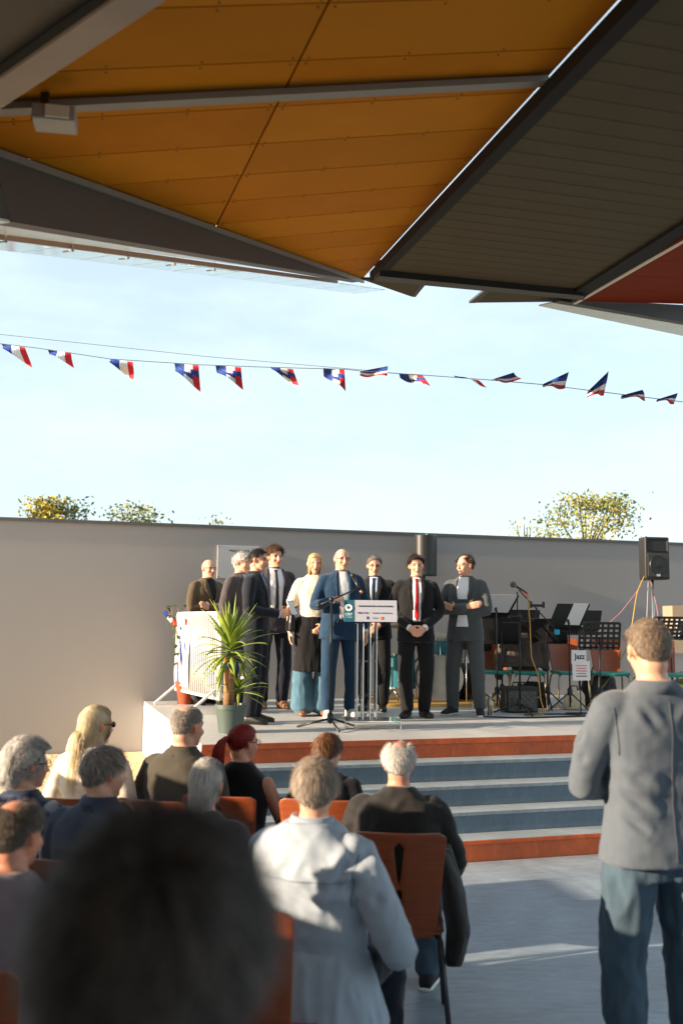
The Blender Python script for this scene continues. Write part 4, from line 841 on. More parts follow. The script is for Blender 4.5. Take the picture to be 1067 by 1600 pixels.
# person in the pale windcheater
p = A('grey haired person in a pale blue grey windcheater turned to the right', -0.095, 3.78, 66, h=1.72, lean=0.02, hip=0.52, arms=(((0.345, -0.03, 1.10), (0.24, 0.24, 1.02), (-0.45, 0.85, -0.1), (-0.2, 0, -1), 0.4), 'lap'), top=M_windb, top_kind='parka', girth=1.05, shoulder=1.0, hair=dict(style='short', N=13600, length=0.048, col=L((126, 112, 98)), col2=L((176, 160, 144)), w=0.0016, vol=0.012, grav=0.5, lift=0.15), bottom=(M_navy, 'straight'), seed=32, collar=(M_windb, 0.055, 0.074), amp=0.009, vox=0.009, look=(0.25, 0, 0),
      creases=[((.26, .02, 1.08), (.32, -.08, .92), .014, .018), ((.30, -.10, .86), (.24, .04, .82), .016, .016), ((.20, -.13, 1.02), (.21, -.13, .72), .018, .014), ((-.05, -.19, 1.0), (.16, -.16, .84), .012, .022), ((.16, -.14, .95), (.24, -.02, 1.00), .014, .022), ((.10, -.18, .88), (.22, -.06, .90), .012, .02), ((.21, -.06, 1.10), (.15, -.15, .86), .012, .016), ((-.1, -.17, .92), (.12, -.17, .80), .012, .02), ((.27, .0, .82), (.24, .1, .78), .012, .018), ((.20, -.1, 1.0), (.1, -.17, 1.06), .006, .02)])
WB = p
bm = bmesh.new()                               # skirt of the windcheater over the seat
loft(bm, [(Vector((0.0, -0.01, 0.66)), Vector((.195, 0, 0)), Vector((0, .15, 0))), (Vector((0.02, -0.02, 0.52)), Vector((.24, 0, 0)), Vector((0, .19, 0))), (Vector((0.03, -0.02, 0.41)), Vector((.265, 0, 0)), Vector((0, .215, 0))), (Vector((0.03, -0.02, 0.38)), Vector((.262, 0, 0)), Vector((0, .21, 0)))], 34, 2.3)
me = remesh(bm, 0.010, 3); wrinkle(me, 0.011, (14, 14, 3.0), 4.4); link_mesh('jacket_skirt', me, M_windb, p['root'])
M_wseam = cloth('windcheater seam', (118, 128, 140), 0.6)
patch(p['bvh'], [(-.185, .905), (.185, .905), (.185, .909), (-.185, .909)], -1, 0.002, 0.008, M_wseam, 'yoke_seam', p['root'], 0.012)
for q in (-1, 1): patch(p['bvh'], [(q * .212, 1.0), (q * .217, 1.0), (q * .205, .92), (q * .198, .82), (q * .194, .82), (q * .201, .92)][::q], -1, 0.002, 0.008, M_wseam, 'sleeve_seam', p['root'], 0.012)
cx, cy, cr = behind(-0.23, 3.66, 72, 0.06); chair(cx, cy, cr, 'wooden chair behind the person in the pale windcheater')
p = A('person with brown pinned hair, a bright scarf and a black cardigan', -0.07, 5.7, 80, h=1.53, lean=0.08, hip=0.485, female=True, shoulder=0.92, top=M_black, top_kind='shirt', hair=dict(style='short', N=7650, length=0.055, col=L((78, 50, 32)), col2=L((140, 96, 58)), w=0.003, vol=0.010, grav=0.4, lift=0.1), seed=33, look=(-0.45, 0, 0), collar=(mat('patterned scarf', L((60, 110, 150)), 0.8, 0.9, 28), 0.05, 0.070))
cx, cy, cr = behind(-0.05, 5.62, 80); chair(cx, cy, cr, 'wooden chair behind the person with the bright scarf')
p = A('red haired woman with a ponytail in a black sleeveless top', -0.56, 5.75, 72, h=1.60, lean=0.06, hip=0.495, female=True, shoulder=0.94, sleeves=False, top=M_black, top_kind='vest', skin=L((200, 140, 112)), arms=('lap', 'lap'), hair=dict(style='tail', N=8500, length=0.15, col=H_RED, col2=L((96, 20, 18)), w=0.0022, vol=0.010, lift=0.05, seg=7, grav=0.1, tail=(0, -0.125, 0.045)), seed=34, look=(-0.55, 0, 0))
glasses(p, M_specs)
RH = p
k_ = p['k']; hM = p['hM']; mbh = MB(); rr_ = random.Random(5)
for i in range(420):
    a = rr_.uniform(0, 6.28); r0 = rr_.uniform(0, .016); o = Vector((math.cos(a) * r0, math.sin(a) * r0 * .6, 0)); L_ = rr_.uniform(.16, .25); ph = rr_.uniform(-.5, .5)
    P0 = hM @ Vector((0, -0.115, 0.045)) + o; b0_ = hM.to_3x3() @ Vector((0, -1, 0)); pts = []
    for j in range(6):
        t = j / 5; pts.append(P0 + b0_ * (0.055 * math.sin(min(1, t * 1.8) * PI / 2)) + o * (1.2 * math.sin(t * 3)) + Vector((ph * .03 * t, 0, -L_ * t ** 1.3)))
    for j in range(5):
        s_ = Vector((0.0018, 0, 0)) if i % 2 else Vector((0.0012, 0.0012, 0)); n0 = len(mbh.v); mbh.v += [tuple(pts[j] - s_), tuple(pts[j] + s_), tuple(pts[j + 1] + s_), tuple(pts[j + 1] - s_)]; mbh.f.append((n0, n0 + 1, n0 + 2, n0 + 3))
me = bpy.data.meshes.new('ponytail'); me.from_pydata(mbh.v, [], mbh.f); c_ = np.repeat(np.array(H_RED)[None, :] * (0.6 + 0.9 * RNG.random((420, 1))), 20, 0); paint(me, c_); link_mesh('ponytail', me, M_hair, p['root'])
cx, cy, cr = behind(-0.55, 5.7, 76); chair(cx, cy, cr, 'wooden chair under the red haired woman')
p = A('man with cropped grey hair and a thinning crown in an olive brown jacket', -0.86, 5.6, 66, h=1.78, lean=0.04, hip=0.53, top=M_dkgreen, girth=1.1, shoulder=1.06, hair=dict(style='crown', N=7650, length=0.014, col=L((150, 140, 130)), w=0.003, vol=0.003, lift=0.4), skin=L((206, 150, 122)), seed=35, look=(-0.3, 0, 0), collar=(M_dkgreen, 0.045, 0.068))
cx, cy, cr = behind(-0.86, 5.56, 72); chair(cx, cy, cr, 'wooden chair under the man in the olive brown jacket')
p = A('white haired person whose head shows just above the dark haired spectator', -0.58, 4.35, 78, h=1.60, lean=0.06, hip=0.485, female=True, shoulder=0.95, top=M_taupe, top_kind='shirt', hair=dict(style='bob', N=10200, length=0.10, col=L((205, 200, 194)), col2=L((168, 162, 156)), w=0.0020, vol=0.014, grav=0.5, lift=0.15, seg=6, var=0.15), seed=36)
cx, cy, cr = behind(-0.57, 4.31, 80); chair(cx, cy, cr, 'wooden chair under the white haired person behind the dark haired spectator')
p = A('man with grey brown hair in a navy rain jacket resting his chin on his hand', -1.02, 4.32, 74, h=1.66, lean=0.07, hip=0.51, arms=('chin', 'lap'), top=M_navyj, girth=1.08, shoulder=1.02, hair=dict(style='short', N=12750, length=0.046, col=L((112, 100, 90)), col2=L((172, 160, 150)), w=0.0017, vol=0.012, grav=0.35, lift=0.2), seed=37, look=(-0.55, 0, 0), collar=(M_navyj, 0.05, 0.072))
cx, cy, cr = behind(-1.00, 4.28, 78); chair(cx, cy, cr, 'wooden chair under the man in the navy rain jacket')
p = A('white haired woman with glasses in a navy jacket', -1.40, 4.5, 76, h=1.68, lean=0.05, hip=0.51, female=True, shoulder=0.98, girth=1.05, top=M_navyj, hair=dict(style='bob', N=11050, length=0.075, col=L((210, 205, 198)), col2=L((170, 164, 158)), w=0.0020, vol=0.026, grav=0.3, lift=0.3, seg=6, curl=0.25, var=0.15), seed=38, look=(-0.6, 0, 0), collar=(M_navyj, 0.04, 0.07))
glasses(p, M_specs)
cx, cy, cr = behind(-1.40, 4.46, 78); chair(cx, cy, cr, 'wooden chair under the white haired woman with glasses')
p = A('woman with long pale blonde hair wearing dark glasses', -1.36, 5.65, 72, h=1.72, lean=0.0, hip=0.55, female=True, shoulder=0.94, top=M_cream, top_kind='shirt', hair=dict(style='long', N=11900, length=0.34, col=H_PALEB, col2=L((208, 184, 138)), w=0.0020, vol=0.006, grav=0.7, lift=0.0, seg=13, var=0.18), seed=39, look=(-0.45, 0, 0))
glasses(p, M_specs, M_lens)
cx, cy, cr = behind(-1.36, 5.6, 76); chair(cx, cy, cr, 'wooden chair under the blonde woman with dark glasses')
p = A('balding man in a mauve jacket with a light blue collar', -1.02, 3.12, 80, h=1.66, lean=0.12, hip=0.50, top=M_mauve, girth=1.1, shoulder=1.02, hair=dict(style='crown', N=10200, length=0.026, col=L((84, 72, 62)), col2=L((120, 106, 94)), w=0.0017, vol=0.006), skin=L((196, 132, 104)), seed=40, look=(-0.25, 0, 0), collar=(M_shirtb, 0.03, 0.07))
cx, cy, cr = behind(-0.99, 3.08, 82); chair(cx, cy, cr, 'wooden chair under the balding man in mauve')
p = person('spectator with thick dark wavy hair standing close to the camera', (-0.142, 0.81, 0), rad(88), 1.672, arms=('side', 'side'), top=M_black, bottom=(M_navy, 'straight'), shoes=M_shoe, hair=dict(style='short', N=20400, length=0.050, col=L((52, 42, 37)), col2=L((92, 78, 69)), w=0.0018, vol=0.020, curl=0.45, lift=0.22, seg=6, var=0.5), skin=L((170, 110, 84)), seed=41)

# ------------------------------------------------------------------ things on the stage
M_bk = mat('black metal', L((22, 22, 23)), 0.4, 0.1, 6); M_bkplastic = mat('black plastic', L((34, 33, 33)), 0.55, 0.1, 20, 0.15, 260); M_chrome = mat('chrome', L((190, 186, 178)), 0.2, 0.05, metal=0.9)
M_paper = mat('white paper', L((226, 224, 226)), 0.7, 0.03); M_barr = mat('white barrier paint', L((226, 220, 212)), 0.5, 0.06, 8); M_terra = mat('terracotta', L((160, 70, 38)), 0.8, 0.1, 8); M_pot = mat('green grey pot', L((74, 88, 82)), 0.5, 0.06, 6)
M_soil = mat('soil', L((70, 52, 36)), 0.95, 0.3, 40); M_bark = mat('cane bark', L((150, 112, 78)), 0.9, 0.2, 12, 0.4, 40, stretch=(1, 1, 5)); M_leaf = mat('yucca leaf', L((122, 140, 48)), 0.45, 0.3, 6, stretch=(1, 1, 1)); M_leaf2 = mat('ivy leaf', L((70, 96, 44)), 0.5, 0.2, 10)
M_fblue = mat('flag blue', L((24, 60, 140)), 0.7, 0.05); M_fwhite = mat('flag white', L((235, 232, 228)), 0.7, 0.03); M_fred = mat('flag red', L((204, 30, 44)), 0.7, 0.05)
M_ink = mat('dark ink', L((30, 40, 60)), 0.6); M_tealink = mat('teal print', L((18, 96, 112)), 0.5, 0.03); M_whiteink = mat('white print', L((230, 236, 236)), 0.5); M_orink = mat('orange print', L((208, 110, 40)), 0.5); M_redink = mat('red print', L((196, 84, 92)), 0.5)
def Mx(loc, x, y, z):                          # matrix from axes
    m = Matrix.Identity(4); m.col[0][:3] = x; m.col[1][:3] = y; m.col[2][:3] = z; m.col[3][:3] = loc; return m
RXUP = Matrix.Rotation(PI / 2, 4, 'X')        # text in the xz plane, facing -y
# paper in the young man's hands
w1 = PAPER_MAN['AR'][0][3]; w2 = PAPER_MAN['AR'][1][3]; c_ = (w1 + w2) / 2 + Vector((0, 0.10, 0.07))
pm = PAPER_MAN['root']; wc = pm.matrix_basis @ c_
pap = empty('folded_paper', 'folded white sheet of paper held by the young man in navy', 'paper', tuple(wc), pm.rotation_euler.z)
mb = MB(); R_ = Matrix.Rotation(rad(25), 3, 'X')
for q in (-1, 1): mb.box((q * 0.052, 0.0, 0.0), (0.104, 0.0015, 0.15), R_ @ Matrix.Rotation(q * 0.15, 3, 'Z'))
mb.build('sheet', M_paper, pap)
# handbag
rt = LADY['root']; wb = rt.matrix_basis @ Vector((0.24, -0.02, 0.98))
hb = empty('handbag', 'black leather handbag on the arm of the blonde woman', 'handbag', tuple(wb), rt.rotation_euler.z)
bm = bmesh.new(); loft(bm, [(Vector((0, 0, z)), Vector((a, 0, 0)), Vector((0, b, 0))) for z, a, b in ((-.10, .05, .10), (-.09, .06, .13), (0, .055, .14), (.08, .04, .12), (.10, .02, .10))], 18, 2.8); me = remesh(bm, .01, 2); link_mesh('bag_body', me, M_shoe, hb)
mb = MB(); mb.tube([Vector((0, .11 * math.cos(a), .08 + .17 * math.sin(a))) for a in [i * PI / 10 for i in range(11)]], .006, 8); mb.build('strap', M_shoe, hb, True)

# crowd barrier along the left edge of the stage
N_, F_ = Vector((-1.27, 10.72, ST)), Vector((-1.97, 12.15, ST)); bl_ = (F_ - N_).length; bdir = (F_ - N_).normalized()
bar = empty('crowd_barrier', 'white barred crowd barrier on the left edge of the stage', 'barrier', tuple(N_), math.atan2(bdir.y, bdir.x))
mb = MB(); mb.tube([(0, 0, 0.16), (0, 0, 1.04), (0.03, 0, 1.07), (bl_ - .03, 0, 1.07), (bl_, 0, 1.04), (bl_, 0, 0.16), (0, 0, 0.16)], 0.019, 10); mb.build('frame', M_barr, bar, True)
for i in range(1, 22): mb = MB(); mb.tube([(bl_ * i / 22, 0, 0.16), (bl_ * i / 22, 0, 1.07)], 0.013, 8); mb.build('bar', M_barr, bar, True)
for x in (0.14, bl_ - 0.14):
    mb = MB(); mb.bar((x, -0.30, 0.012), (x, -0.02, 0.24), 0.045, 0.02); mb.bar((x, 0.30, 0.012), (x, 0.02, 0.24), 0.045, 0.02); mb.bar((x, -0.03, 0.24), (x, 0.03, 0.24), 0.05, 0.03); mb.build('foot', M_barr, bar)
ban = empty('tricolour_banner', 'white cloth with blue and red marks tied on the barrier', 'banner', tuple(N_ + bdir * (bl_ * 0.80)), math.atan2(bdir.y, bdir.x))
vs = []; fs = []
for i in range(13):
    for j in range(15): vs.append((-0.26 + 0.52 * i / 12, 0.030 + 0.012 * math.sin(i * 1.6 + j * .4), 0.22 + 0.83 * j / 14))
for i in range(12):
    for j in range(14): fs.append((i * 15 + j, i * 15 + j + 1, (i + 1) * 15 + j + 1, (i + 1) * 15 + j))
mb = MB(); mb.add(vs, fs); bo = mb.build('cloth', M_fwhite, ban, True); so = bo.modifiers.new('t', 'SOLIDIFY'); so.thickness = 0.003
for pts, m_ in (([(-.10, .86), (-.06, .90), (-.13, .66), (-.17, .62)], M_fblue), ([(.05, .90), (.08, .93), (.04, .52), (-.01, .50)], M_fblue), ([(.0, .50), (.035, .52), (.03, .46), (.0, .45)], M_fred), ([(.10, .44), (.15, .48), (.12, .20 + .05), (.08, .24)], M_fblue), ([(-.2, 1.0), (-.1, 1.02), (-.12, .93), (-.19, .93)], M_fred)):
    mb = MB(); mb.prism([(x, 0.046, z) for x, z in pts], (0, 0.002, 0)); mb.build('mark', m_, ban)
# small flag on a stick by the barrier
fg = empty('hand_flag', 'small tricolour hand flag fixed to the far end of the barrier', 'flag', tuple(F_ + Vector((0, 0, 0.98))))
mb = MB(); mb.tube([(0.04, 0, -.08), (-0.17, -.02, .16)], .006, 6); mb.build('stick', M_bark, fg)
for i, m_ in enumerate((M_fblue, M_fwhite, M_fred)):
    mb = MB(); a = Vector((-0.15 + .05 * i, -.03, .135 - .056 * i)); mb.prism([a, a + Vector((.05, 0, -.056)), a + Vector((.02, .01, -.105)), a + Vector((-.03, .01, -.05))], (0, .003, 0)); mb.build('stripe', m_, fg)
# terracotta pot with a thin climbing plant
def pot(name, label, loc, r0, r1, h, m):
    o = empty(name, label, 'plant', loc); mb = MB(); mb.lathe([(r0, 0), (r0 * 1.02, .01), (r1, h - .04), (r1 * 1.07, h - .04), (r1 * 1.07, h), (r1 * .93, h), (r1 * .9, h - .03)], 28); mb.build('pot', m, o, 40)
    mb = MB(); mb.lathe([(r1 * .92, h - .045), (r1 * .90, h - .035), (0.01, h - .025)], 20); mb.build('soil', M_soil, o); return o
o = pot('potted_plant', 'terracotta pot with a sparse climbing plant behind the barrier', (-1.83, 12.02, ST), .09, .12, .27, M_terra)
r_ = random.Random(8); mb = MB(); mbl = []
for s_ in range(4):
    p0 = Vector((r_.uniform(-.05, .05), r_.uniform(-.05, .05), .26)); pts = [p0]
    for j in range(8): pts.append(pts[-1] + Vector((r_.uniform(-.05, .02), r_.uniform(-.04, .03), .11)))
    mb.tube(pts, .005, 6); mbl += [(q, r_.uniform(0, 6.28)) for q in pts[2:] for _ in range(2)]
mb.build('stem', M_bark, o)
def leafmesh(name, ln, wd):
    me = bpy.data.meshes.new(name); me.from_pydata([(0, 0, 0), (-wd, ln * .35, .01), (wd, ln * .35, .01), (0, ln * .4, -.006), (-wd * .7, ln * .7, 0), (wd * .7, ln * .7, 0), (0, ln, -.012)], [], [(0, 3, 1), (0, 2, 3), (1, 3, 4), (3, 2, 5), (4, 3, 6), (3, 5, 6)]); me.materials.append(M_leaf2); return me
LMe = leafmesh('leaf', .075, .025)
for q, a in mbl:
    l_ = bpy.data.objects.new('leaf', LMe); COL.objects.link(l_); l_.parent = o; l_.location = q; l_.rotation_euler = (r_.uniform(-.8, .6), r_.uniform(-.5, .5), a)
# yucca
yu = pot('yucca_plant', 'tall yucca with a bare cane and two leaf rosettes in a green grey pot', (-0.97, 9.05, ST), .105, .135, .25, M_pot)
mb = MB(); mb.tube([(-.02, 0, .2), (-.022, 0, .45), (-.018, .005, .66)], [.052, .05, .05], 14); mb.build('cane', M_bark, yu, True)
mb = MB(); mb.tube([(.05, .01, .2), (.065, .01, .36)], [.02, .018], 10); mb.build('side_cane', M_bark, yu, True)
def blade(base, az, el, ln, w, droop, name='leaf'):
    d = Vector((math.cos(az) * math.cos(el), math.sin(az) * math.cos(el), math.sin(el))); sd = Vector((-math.sin(az), math.cos(az), 0)); vs = []; fs = []; n = 8; p = Vector(base); v = d.copy()
    for i in range(n + 1):
        t = i / n; ww = w * (0.45 + 1.1 * t if t < .5 else 1.0 * (1 - (t - .5) * 2) ** .8) if t < 1 else 0.0005; nn = sd.cross(v).normalized()
        vs += [p - sd * ww + nn * ww * .35, p, p + sd * ww + nn * ww * .35]; v = (v + Vector((0, 0, -droop * t / n * 3))).normalized(); p = p + v * (ln / n)
    for i in range(n):
        for j in (0, 1): fs.append((i * 3 + j, i * 3 + j + 1, (i + 1) * 3 + j + 1, (i + 1) * 3 + j))
    me = bpy.data.meshes.new(name); me.from_pydata([tuple(x) for x in vs], [], fs); lo = link_mesh(name, me, M_leaf, yu); m_ = lo.modifiers.new('t', 'SOLIDIFY'); m_.thickness = .002
r_ = random.Random(21)
for i in range(64):
    t = i / 64; el = rad(-30 + 112 * t) + r_.uniform(-.12, .12); blade((-.018 + r_.uniform(-.015, .015), r_.uniform(-.015, .015), .66 + .15 * t), i * 2.4 + r_.uniform(-.3, .3), el, r_.uniform(.32, .47), r_.uniform(.018, .026), r_.uniform(.3, 1.0) * (1.3 - t))
for i in range(26):
    t = i / 26; blade((.066, .01, .34 + .08 * t), i * 2.4, rad(-12 + 90 * t) + r_.uniform(-.15, .15), r_.uniform(.22, .34), .015, r_.uniform(.3, .8))
rb = empty('tricolour_ribbon', 'blue, white and red ribbon tied round the yucca cane', 'ribbon', (-0.97, 9.05, ST + .62))
for i, (m_, z) in enumerate(((M_fred, 0.02), (M_fwhite, -.005), (M_fblue, -.03))):
    mb = MB(); mb.tube([(-.018 + .056 * math.cos(a), .003 + .056 * math.sin(a), z) for a in [j * PI / 10 for j in range(21)]], [(.013, .003)] * 21, 8, flat=(0, 0, 1)); mb.build('band', m_, rb, True)
for m_, x in ((M_fblue, .05), (M_fwhite, .065)):
    mb = MB(); mb.prism([(x - .012, -.05, .01), (x + .01, -.052, .01), (x + .05, -.045, -.14), (x + .022, -.045, -.15)], (0, .003, 0)); mb.build('ribbon_end', m_, rb)

# lectern
M_acr = mat('clear acrylic', (0.97, 0.985, 0.98), 0.04, 0.0, trans=1.0)
lec = empty('lectern', 'clear acrylic lectern with a printed white and teal front sign', 'lectern', (0.27, 9.62, ST), rad(4))
def acr(name, c, d, bev=.004): mb = MB(); mb.box(c, d, None, bev); return mb.build(name, M_acr, lec)
acr('base', (0.03, 0, .07), (.52, .40, .012)); acr('base_front', (0.03, -.19, .033), (.52, .010, .060)); acr('base_side', (-.225, 0, .033), (.010, .36, .060)); acr('base_side', (.285, 0, .033), (.010, .36, .060))
for x in (-.115, -.062, .005, .068): acr('column_panel', (x, -.02 if abs(x + .023) > .08 else -.06, .53), (.012, .20, .90))
M_aedge = mat('edge glint white', L((226, 232, 230)), 0.25, 0.02)  # pale strips stand for light caught along the acrylic edges
for x in (-.115, -.062, .005, .068): mb = MB(); mb.box((x, -.1235 if abs(x + .023) > .08 else -.1635, .53), (.011, .004, .89)); mb.build('edge_glint', M_aedge, lec)
mb = MB(); mb.box((0.03, -.1985, .07), (.52, .004, .010)); mb.box((-.228, -.1985, .033), (.006, .004, .060)); mb.box((.288, -.1985, .033), (.006, .004, .060)); mb.build('edge_glint', M_aedge, lec)
acr('shelf', (-.023, -.02, .62), (.17, .19, .010)); acr('shelf', (-.023, -.02, .30), (.17, .19, .010))
Rt = Matrix.Rotation(rad(18), 3, 'X'); mb = MB(); mb.box((0.0, 0.02, 1.08), (.54, .36, .012), Rt, .003); mb.build('top_shelf', M_acr, lec)
mb = MB(); mb.box((0.01, 0.04, 1.125), (.30, .21, .006), Rt); pp = mb.build('speech_paper', M_paper, lec)
RtB = Matrix.Rotation(rad(-10), 3, 'X'); SC = Vector((0.0, -.185, 1.095)); mb = MB(); mb.box(SC, (.50, .008, .205), RtB); sg = mb.build('sign_board', mat('sign white', L((176, 178, 192)), 0.5, 0.02), lec)
def onsign(x, z, d=-.006): return SC + RtB @ Vector((x, d, z))
mb = MB(); mb.box(onsign(-.205, 0), (.09, .004, .205), RtB); mb.build('teal_block', M_tealink, sg)
mb = MB(); mb.tube([onsign(-.205 + .030 * math.cos(a), .028 + .030 * math.sin(a), -.010) for a in [i * PI / 10 for i in range(21)]], .004, 6); mb.tube([onsign(-.205 + .019 * math.cos(a), .028 + .019 * math.sin(a), -.010) for a in [i * PI / 10 for i in range(21)]], .003, 6)
for i in range(8): a = i * PI / 4; mb.tube([onsign(-.205 + .013 * math.cos(a), .028 + .013 * math.sin(a), -.010), onsign(-.205 + .028 * math.cos(a + .4), .028 + .028 * math.sin(a + .4), -.010)], .002, 5)
mb.build('emblem', M_whiteink, sg)
def stext(s_, size, x, z, m_, bold=0.0, al='CENTER'): return text(s_, size, m_, sg, Matrix.Translation(onsign(x, z, -.008)) @ RtB.to_4x4() @ RXUP, bold=bold, align=al)
stext('CRY', .034, -.205, -.035, M_whiteink, .0004); stext('COMMUNE', .012, -.205, -.062, M_whiteink)
stext('INAUGURATION DE LA HALLE COUVERTE', .0172, .045, .045, M_ink, .0006); stext('BREAL & CRY', .0172, -.075, -.020, M_ink, .0007); stext('VENDREDI 5 SEPTEMBRE 2025', .0145, .105, -.020, M_ink)
stext('REGION', .014, .040, -.068, mat('blue print', L((70, 90, 150)), .5)); 
mb = MB(); mb.box(onsign(.104, -.068), (.022, .004, .026), RtB); mb.build('logo', M_orink, sg); mb = MB(); mb.box(onsign(-.03, -.066), (.012, .004, .026), RtB); mb.build('logo', M_ink, sg)
mb = MB(); mb.bar((-.25, -.165, 1.0), (-.30, .02, .985), .008, .004); mb.bar((-.25, -.165, 1.18), (-.30, .02, .985), .008, .004); mb.build('sign_stay', M_acr, lec)
# microphone stand in front
def tripod(mb, r, h, n=3, a0=0.3, th=.010, c=Vector((0, 0, 0))):
    for k in range(n):
        a = a0 + k * 2 * PI / n; mb.append(MB().tube([c + Vector((0, 0, h)), c + Vector((math.cos(a) * r, math.sin(a) * r, .012))], th, 8))
def stand_base(o, r, h, m, th=.010, a0=0.3):
    l_ = []; tripod(l_, r, h, 3, a0, th)
    for q in l_: q.build('leg', m, o, True)
    mb = MB(); mb.lathe([(.018, h - .04), (.03, h - .03), (.03, h + .03), (.018, h + .05)], 14); mb.build('hub', m, o, 40)
ms = empty('microphone_stand', 'black boom microphone stand before the speaker in blue', 'microphone stand', (-0.085, 9.40, ST)); stand_base(ms, .32, .10, M_bk, .010, -1.3)
mb = MB(); mb.tube([(0, 0, .05), (0, 0, 1.20)], .011, 10); mb.build('pole', M_bk, ms, True)
mb = MB(); mb.tube([(-.12, -.02, 1.14), (.27, .12, 1.32)], .008, 8); mb.build('boom', M_bk, ms, True)
mb = MB(); mb.sphere((0, 0, 1.20), .026, 10, 8); mb.sphere((-.12, -.02, 1.14), .020, 8, 6); mb.build('clutch', M_bk, ms, True)
mic = empty('microphone', 'black handheld microphone clipped on the boom stand at the lectern', 'microphone', (0.165, 9.51, ST + 1.315))
mb = MB(); mb.tube([(0.02, 0, -.03), (-.04, .06, .10)], [.012, .017], 12); mb.build('handle', M_bk, mic, True); mb = MB(); mb.sphere((-.05, .068, .118), .027, 12, 10); mb.build('grille', M_bkplastic, mic, True)
mb = MB(); mb.tube([(0.02, 0, -.03), (.04, -.01, -.045)], .014, 8); mb.build('plug', mat('brass plug', L((190, 140, 80)), .3, metal=.8), mic, True)
# plaque on the wall
pq = empty('wall_plaque', 'white plaque with a line of small print on the grey wall', 'plaque', tuple(uv(1.14, 4.385, 2.55)), TH)
mb = MB(); mb.box((0, 0, 0), (.56, .02, .42), None, .003); mb.build('plate', mat('plaque white', L((188, 186, 186)), .5, .03), pq)
text('HALLE COUVERTE', .032, M_ink, pq, Matrix.Translation((0, -.012, .145)) @ RXUP, bold=.0008); text('INAUGUREE', .020, M_ink, pq, Matrix.Translation((0, -.012, .115)) @ RXUP)
mb = MB()
for x, z in ((-.265, .195), (.265, .195), (-.265, -.195), (.265, -.195)): mb.sphere((x, -.012, z), .008, 8, 6)
tag(mb.build('fixings', M_bk, pq), kind='stuff')

# loudspeakers on poles
def speaker(name, label, loc, rz, zc, hgt, w, d, rnd=False, cm=None):
    o = empty(name, label, 'loudspeaker', loc, rz)
    bm = bmesh.new(); prof = [(-w / 2, -d / 2), (w / 2, -d / 2), (w / 2 * .98, d * .1), (w * .28, d / 2), (-w * .28, d / 2), (-w / 2 * .98, d * .1)]
    if rnd: prof = [(-w / 2, -d / 2), (w / 2, -d / 2)] + [(w / 2 * math.cos(a), -d * .1 + d * .6 * math.sin(a)) for a in [i * PI / 10 for i in range(11)]]
    mb = MB(); mb.prism([(x, y, zc - hgt / 2) for x, y in prof], (0, 0, hgt)); c = mb.build('cabinet', cm or M_bkplastic, o, 35); b_ = c.modifiers.new('b', 'BEVEL'); b_.width = .018; b_.segments = 3
    mb = MB(); mb.box((0, -d / 2 - .006, zc - hgt * .16), (w * .84, .012, hgt * .56), None, .005); mb.build('woofer_grille', mat('speaker grille', L((52, 50, 48)), .5, .3, 120), o)
    mb = MB(); mb.lathe([(w * .36, 0), (w * .34, .012), (w * .12, .004), (.02, .012)], 24, (0, -d / 2 - .013, zc - hgt * .16), Matrix.Rotation(PI / 2, 3, 'X')); mb.build('woofer', M_bk, o, 40)
    mb = MB(); f0 = -d / 2 - .012
    mb.add([(-w * .42, f0, zc + hgt * .44), (w * .42, f0, zc + hgt * .44), (w * .42, f0, zc + hgt * .16), (-w * .42, f0, zc + hgt * .16), (-w * .12, f0 + .07, zc + hgt * .36), (w * .12, f0 + .07, zc + hgt * .36), (w * .12, f0 + .07, zc + hgt * .24), (-w * .12, f0 + .07, zc + hgt * .24)], [(0, 1, 5, 4), (1, 2, 6, 5), (2, 3, 7, 6), (3, 0, 4, 7), (4, 5, 6, 7)]); hn = mb.build('horn', M_bkplastic, o)
    mb = MB(); mb.box((w * .0, f0 - .002, zc - hgt * .40), (.05, .004, .03)); mb.build('badge', M_chrome, o)
    mb = MB(); mb.box((-w * .30, d * .2, zc + hgt * .5 - .004), (.03, .10, .02)); mb.build('top_handle', M_bk, o)
    return o
def pole_stand(label, loc, rz, top):
    o = empty('speaker_stand', label, 'speaker stand', loc, rz); mb = MB(); mb.tube([(0, 0, .10), (0, 0, top)], .018, 12); mb.build('pole', M_chrome, o, True); mb = MB(); mb.tube([(0, 0, .30), (0, 0, .75)], .025, 12); mb.build('sleeve', M_bk, o, True)
    for k in range(3):
        a = .5 + k * 2 * PI / 3; mb = MB(); mb.tube([(0, 0, .62), (math.cos(a) * .48, math.sin(a) * .48, .015)], .013, 8); mb.tube([(0, 0, .22), (math.cos(a) * .27, math.sin(a) * .27, .28)], .009, 8); mb.build('leg', M_bk, o, True)
    return o
speaker('loudspeaker', 'grey black loudspeaker turned away above the young man with the red tie', (1.10, 13.2, ST), rad(150), 1.875, .55, .27, .25, True, mat('grey speaker shell', L((40, 39, 38)), .45, .06)); pole_stand('pole stand of the loudspeaker above the young man with the red tie', (1.10, 13.2, ST), 0.4, 1.60)
speaker('loudspeaker', 'black loudspeaker with horn on the pole by the music stands', (3.98, 12.75, ST), rad(10), 1.83, .54, .33, .30); pole_stand('chrome pole stand of the loudspeaker by the music stands', (3.98, 12.75, ST), 0.1, 1.558)
def cable(label, pts, r, m): mb = MB(); P_, R_ = smooth_path(pts, [r] * len(pts), 5); mb.tube([tuple(p) for p in P_], r, 6); o = mb.build('cable', m, None, True); tag(o, label, 'cable'); return o
M_yel = mat('yellow cable', L((176, 136, 62)), .6); M_pink = mat('pink cable', L((190, 120, 124)), .5); M_gr = mat('grey cable', L((140, 132, 128)), .5)
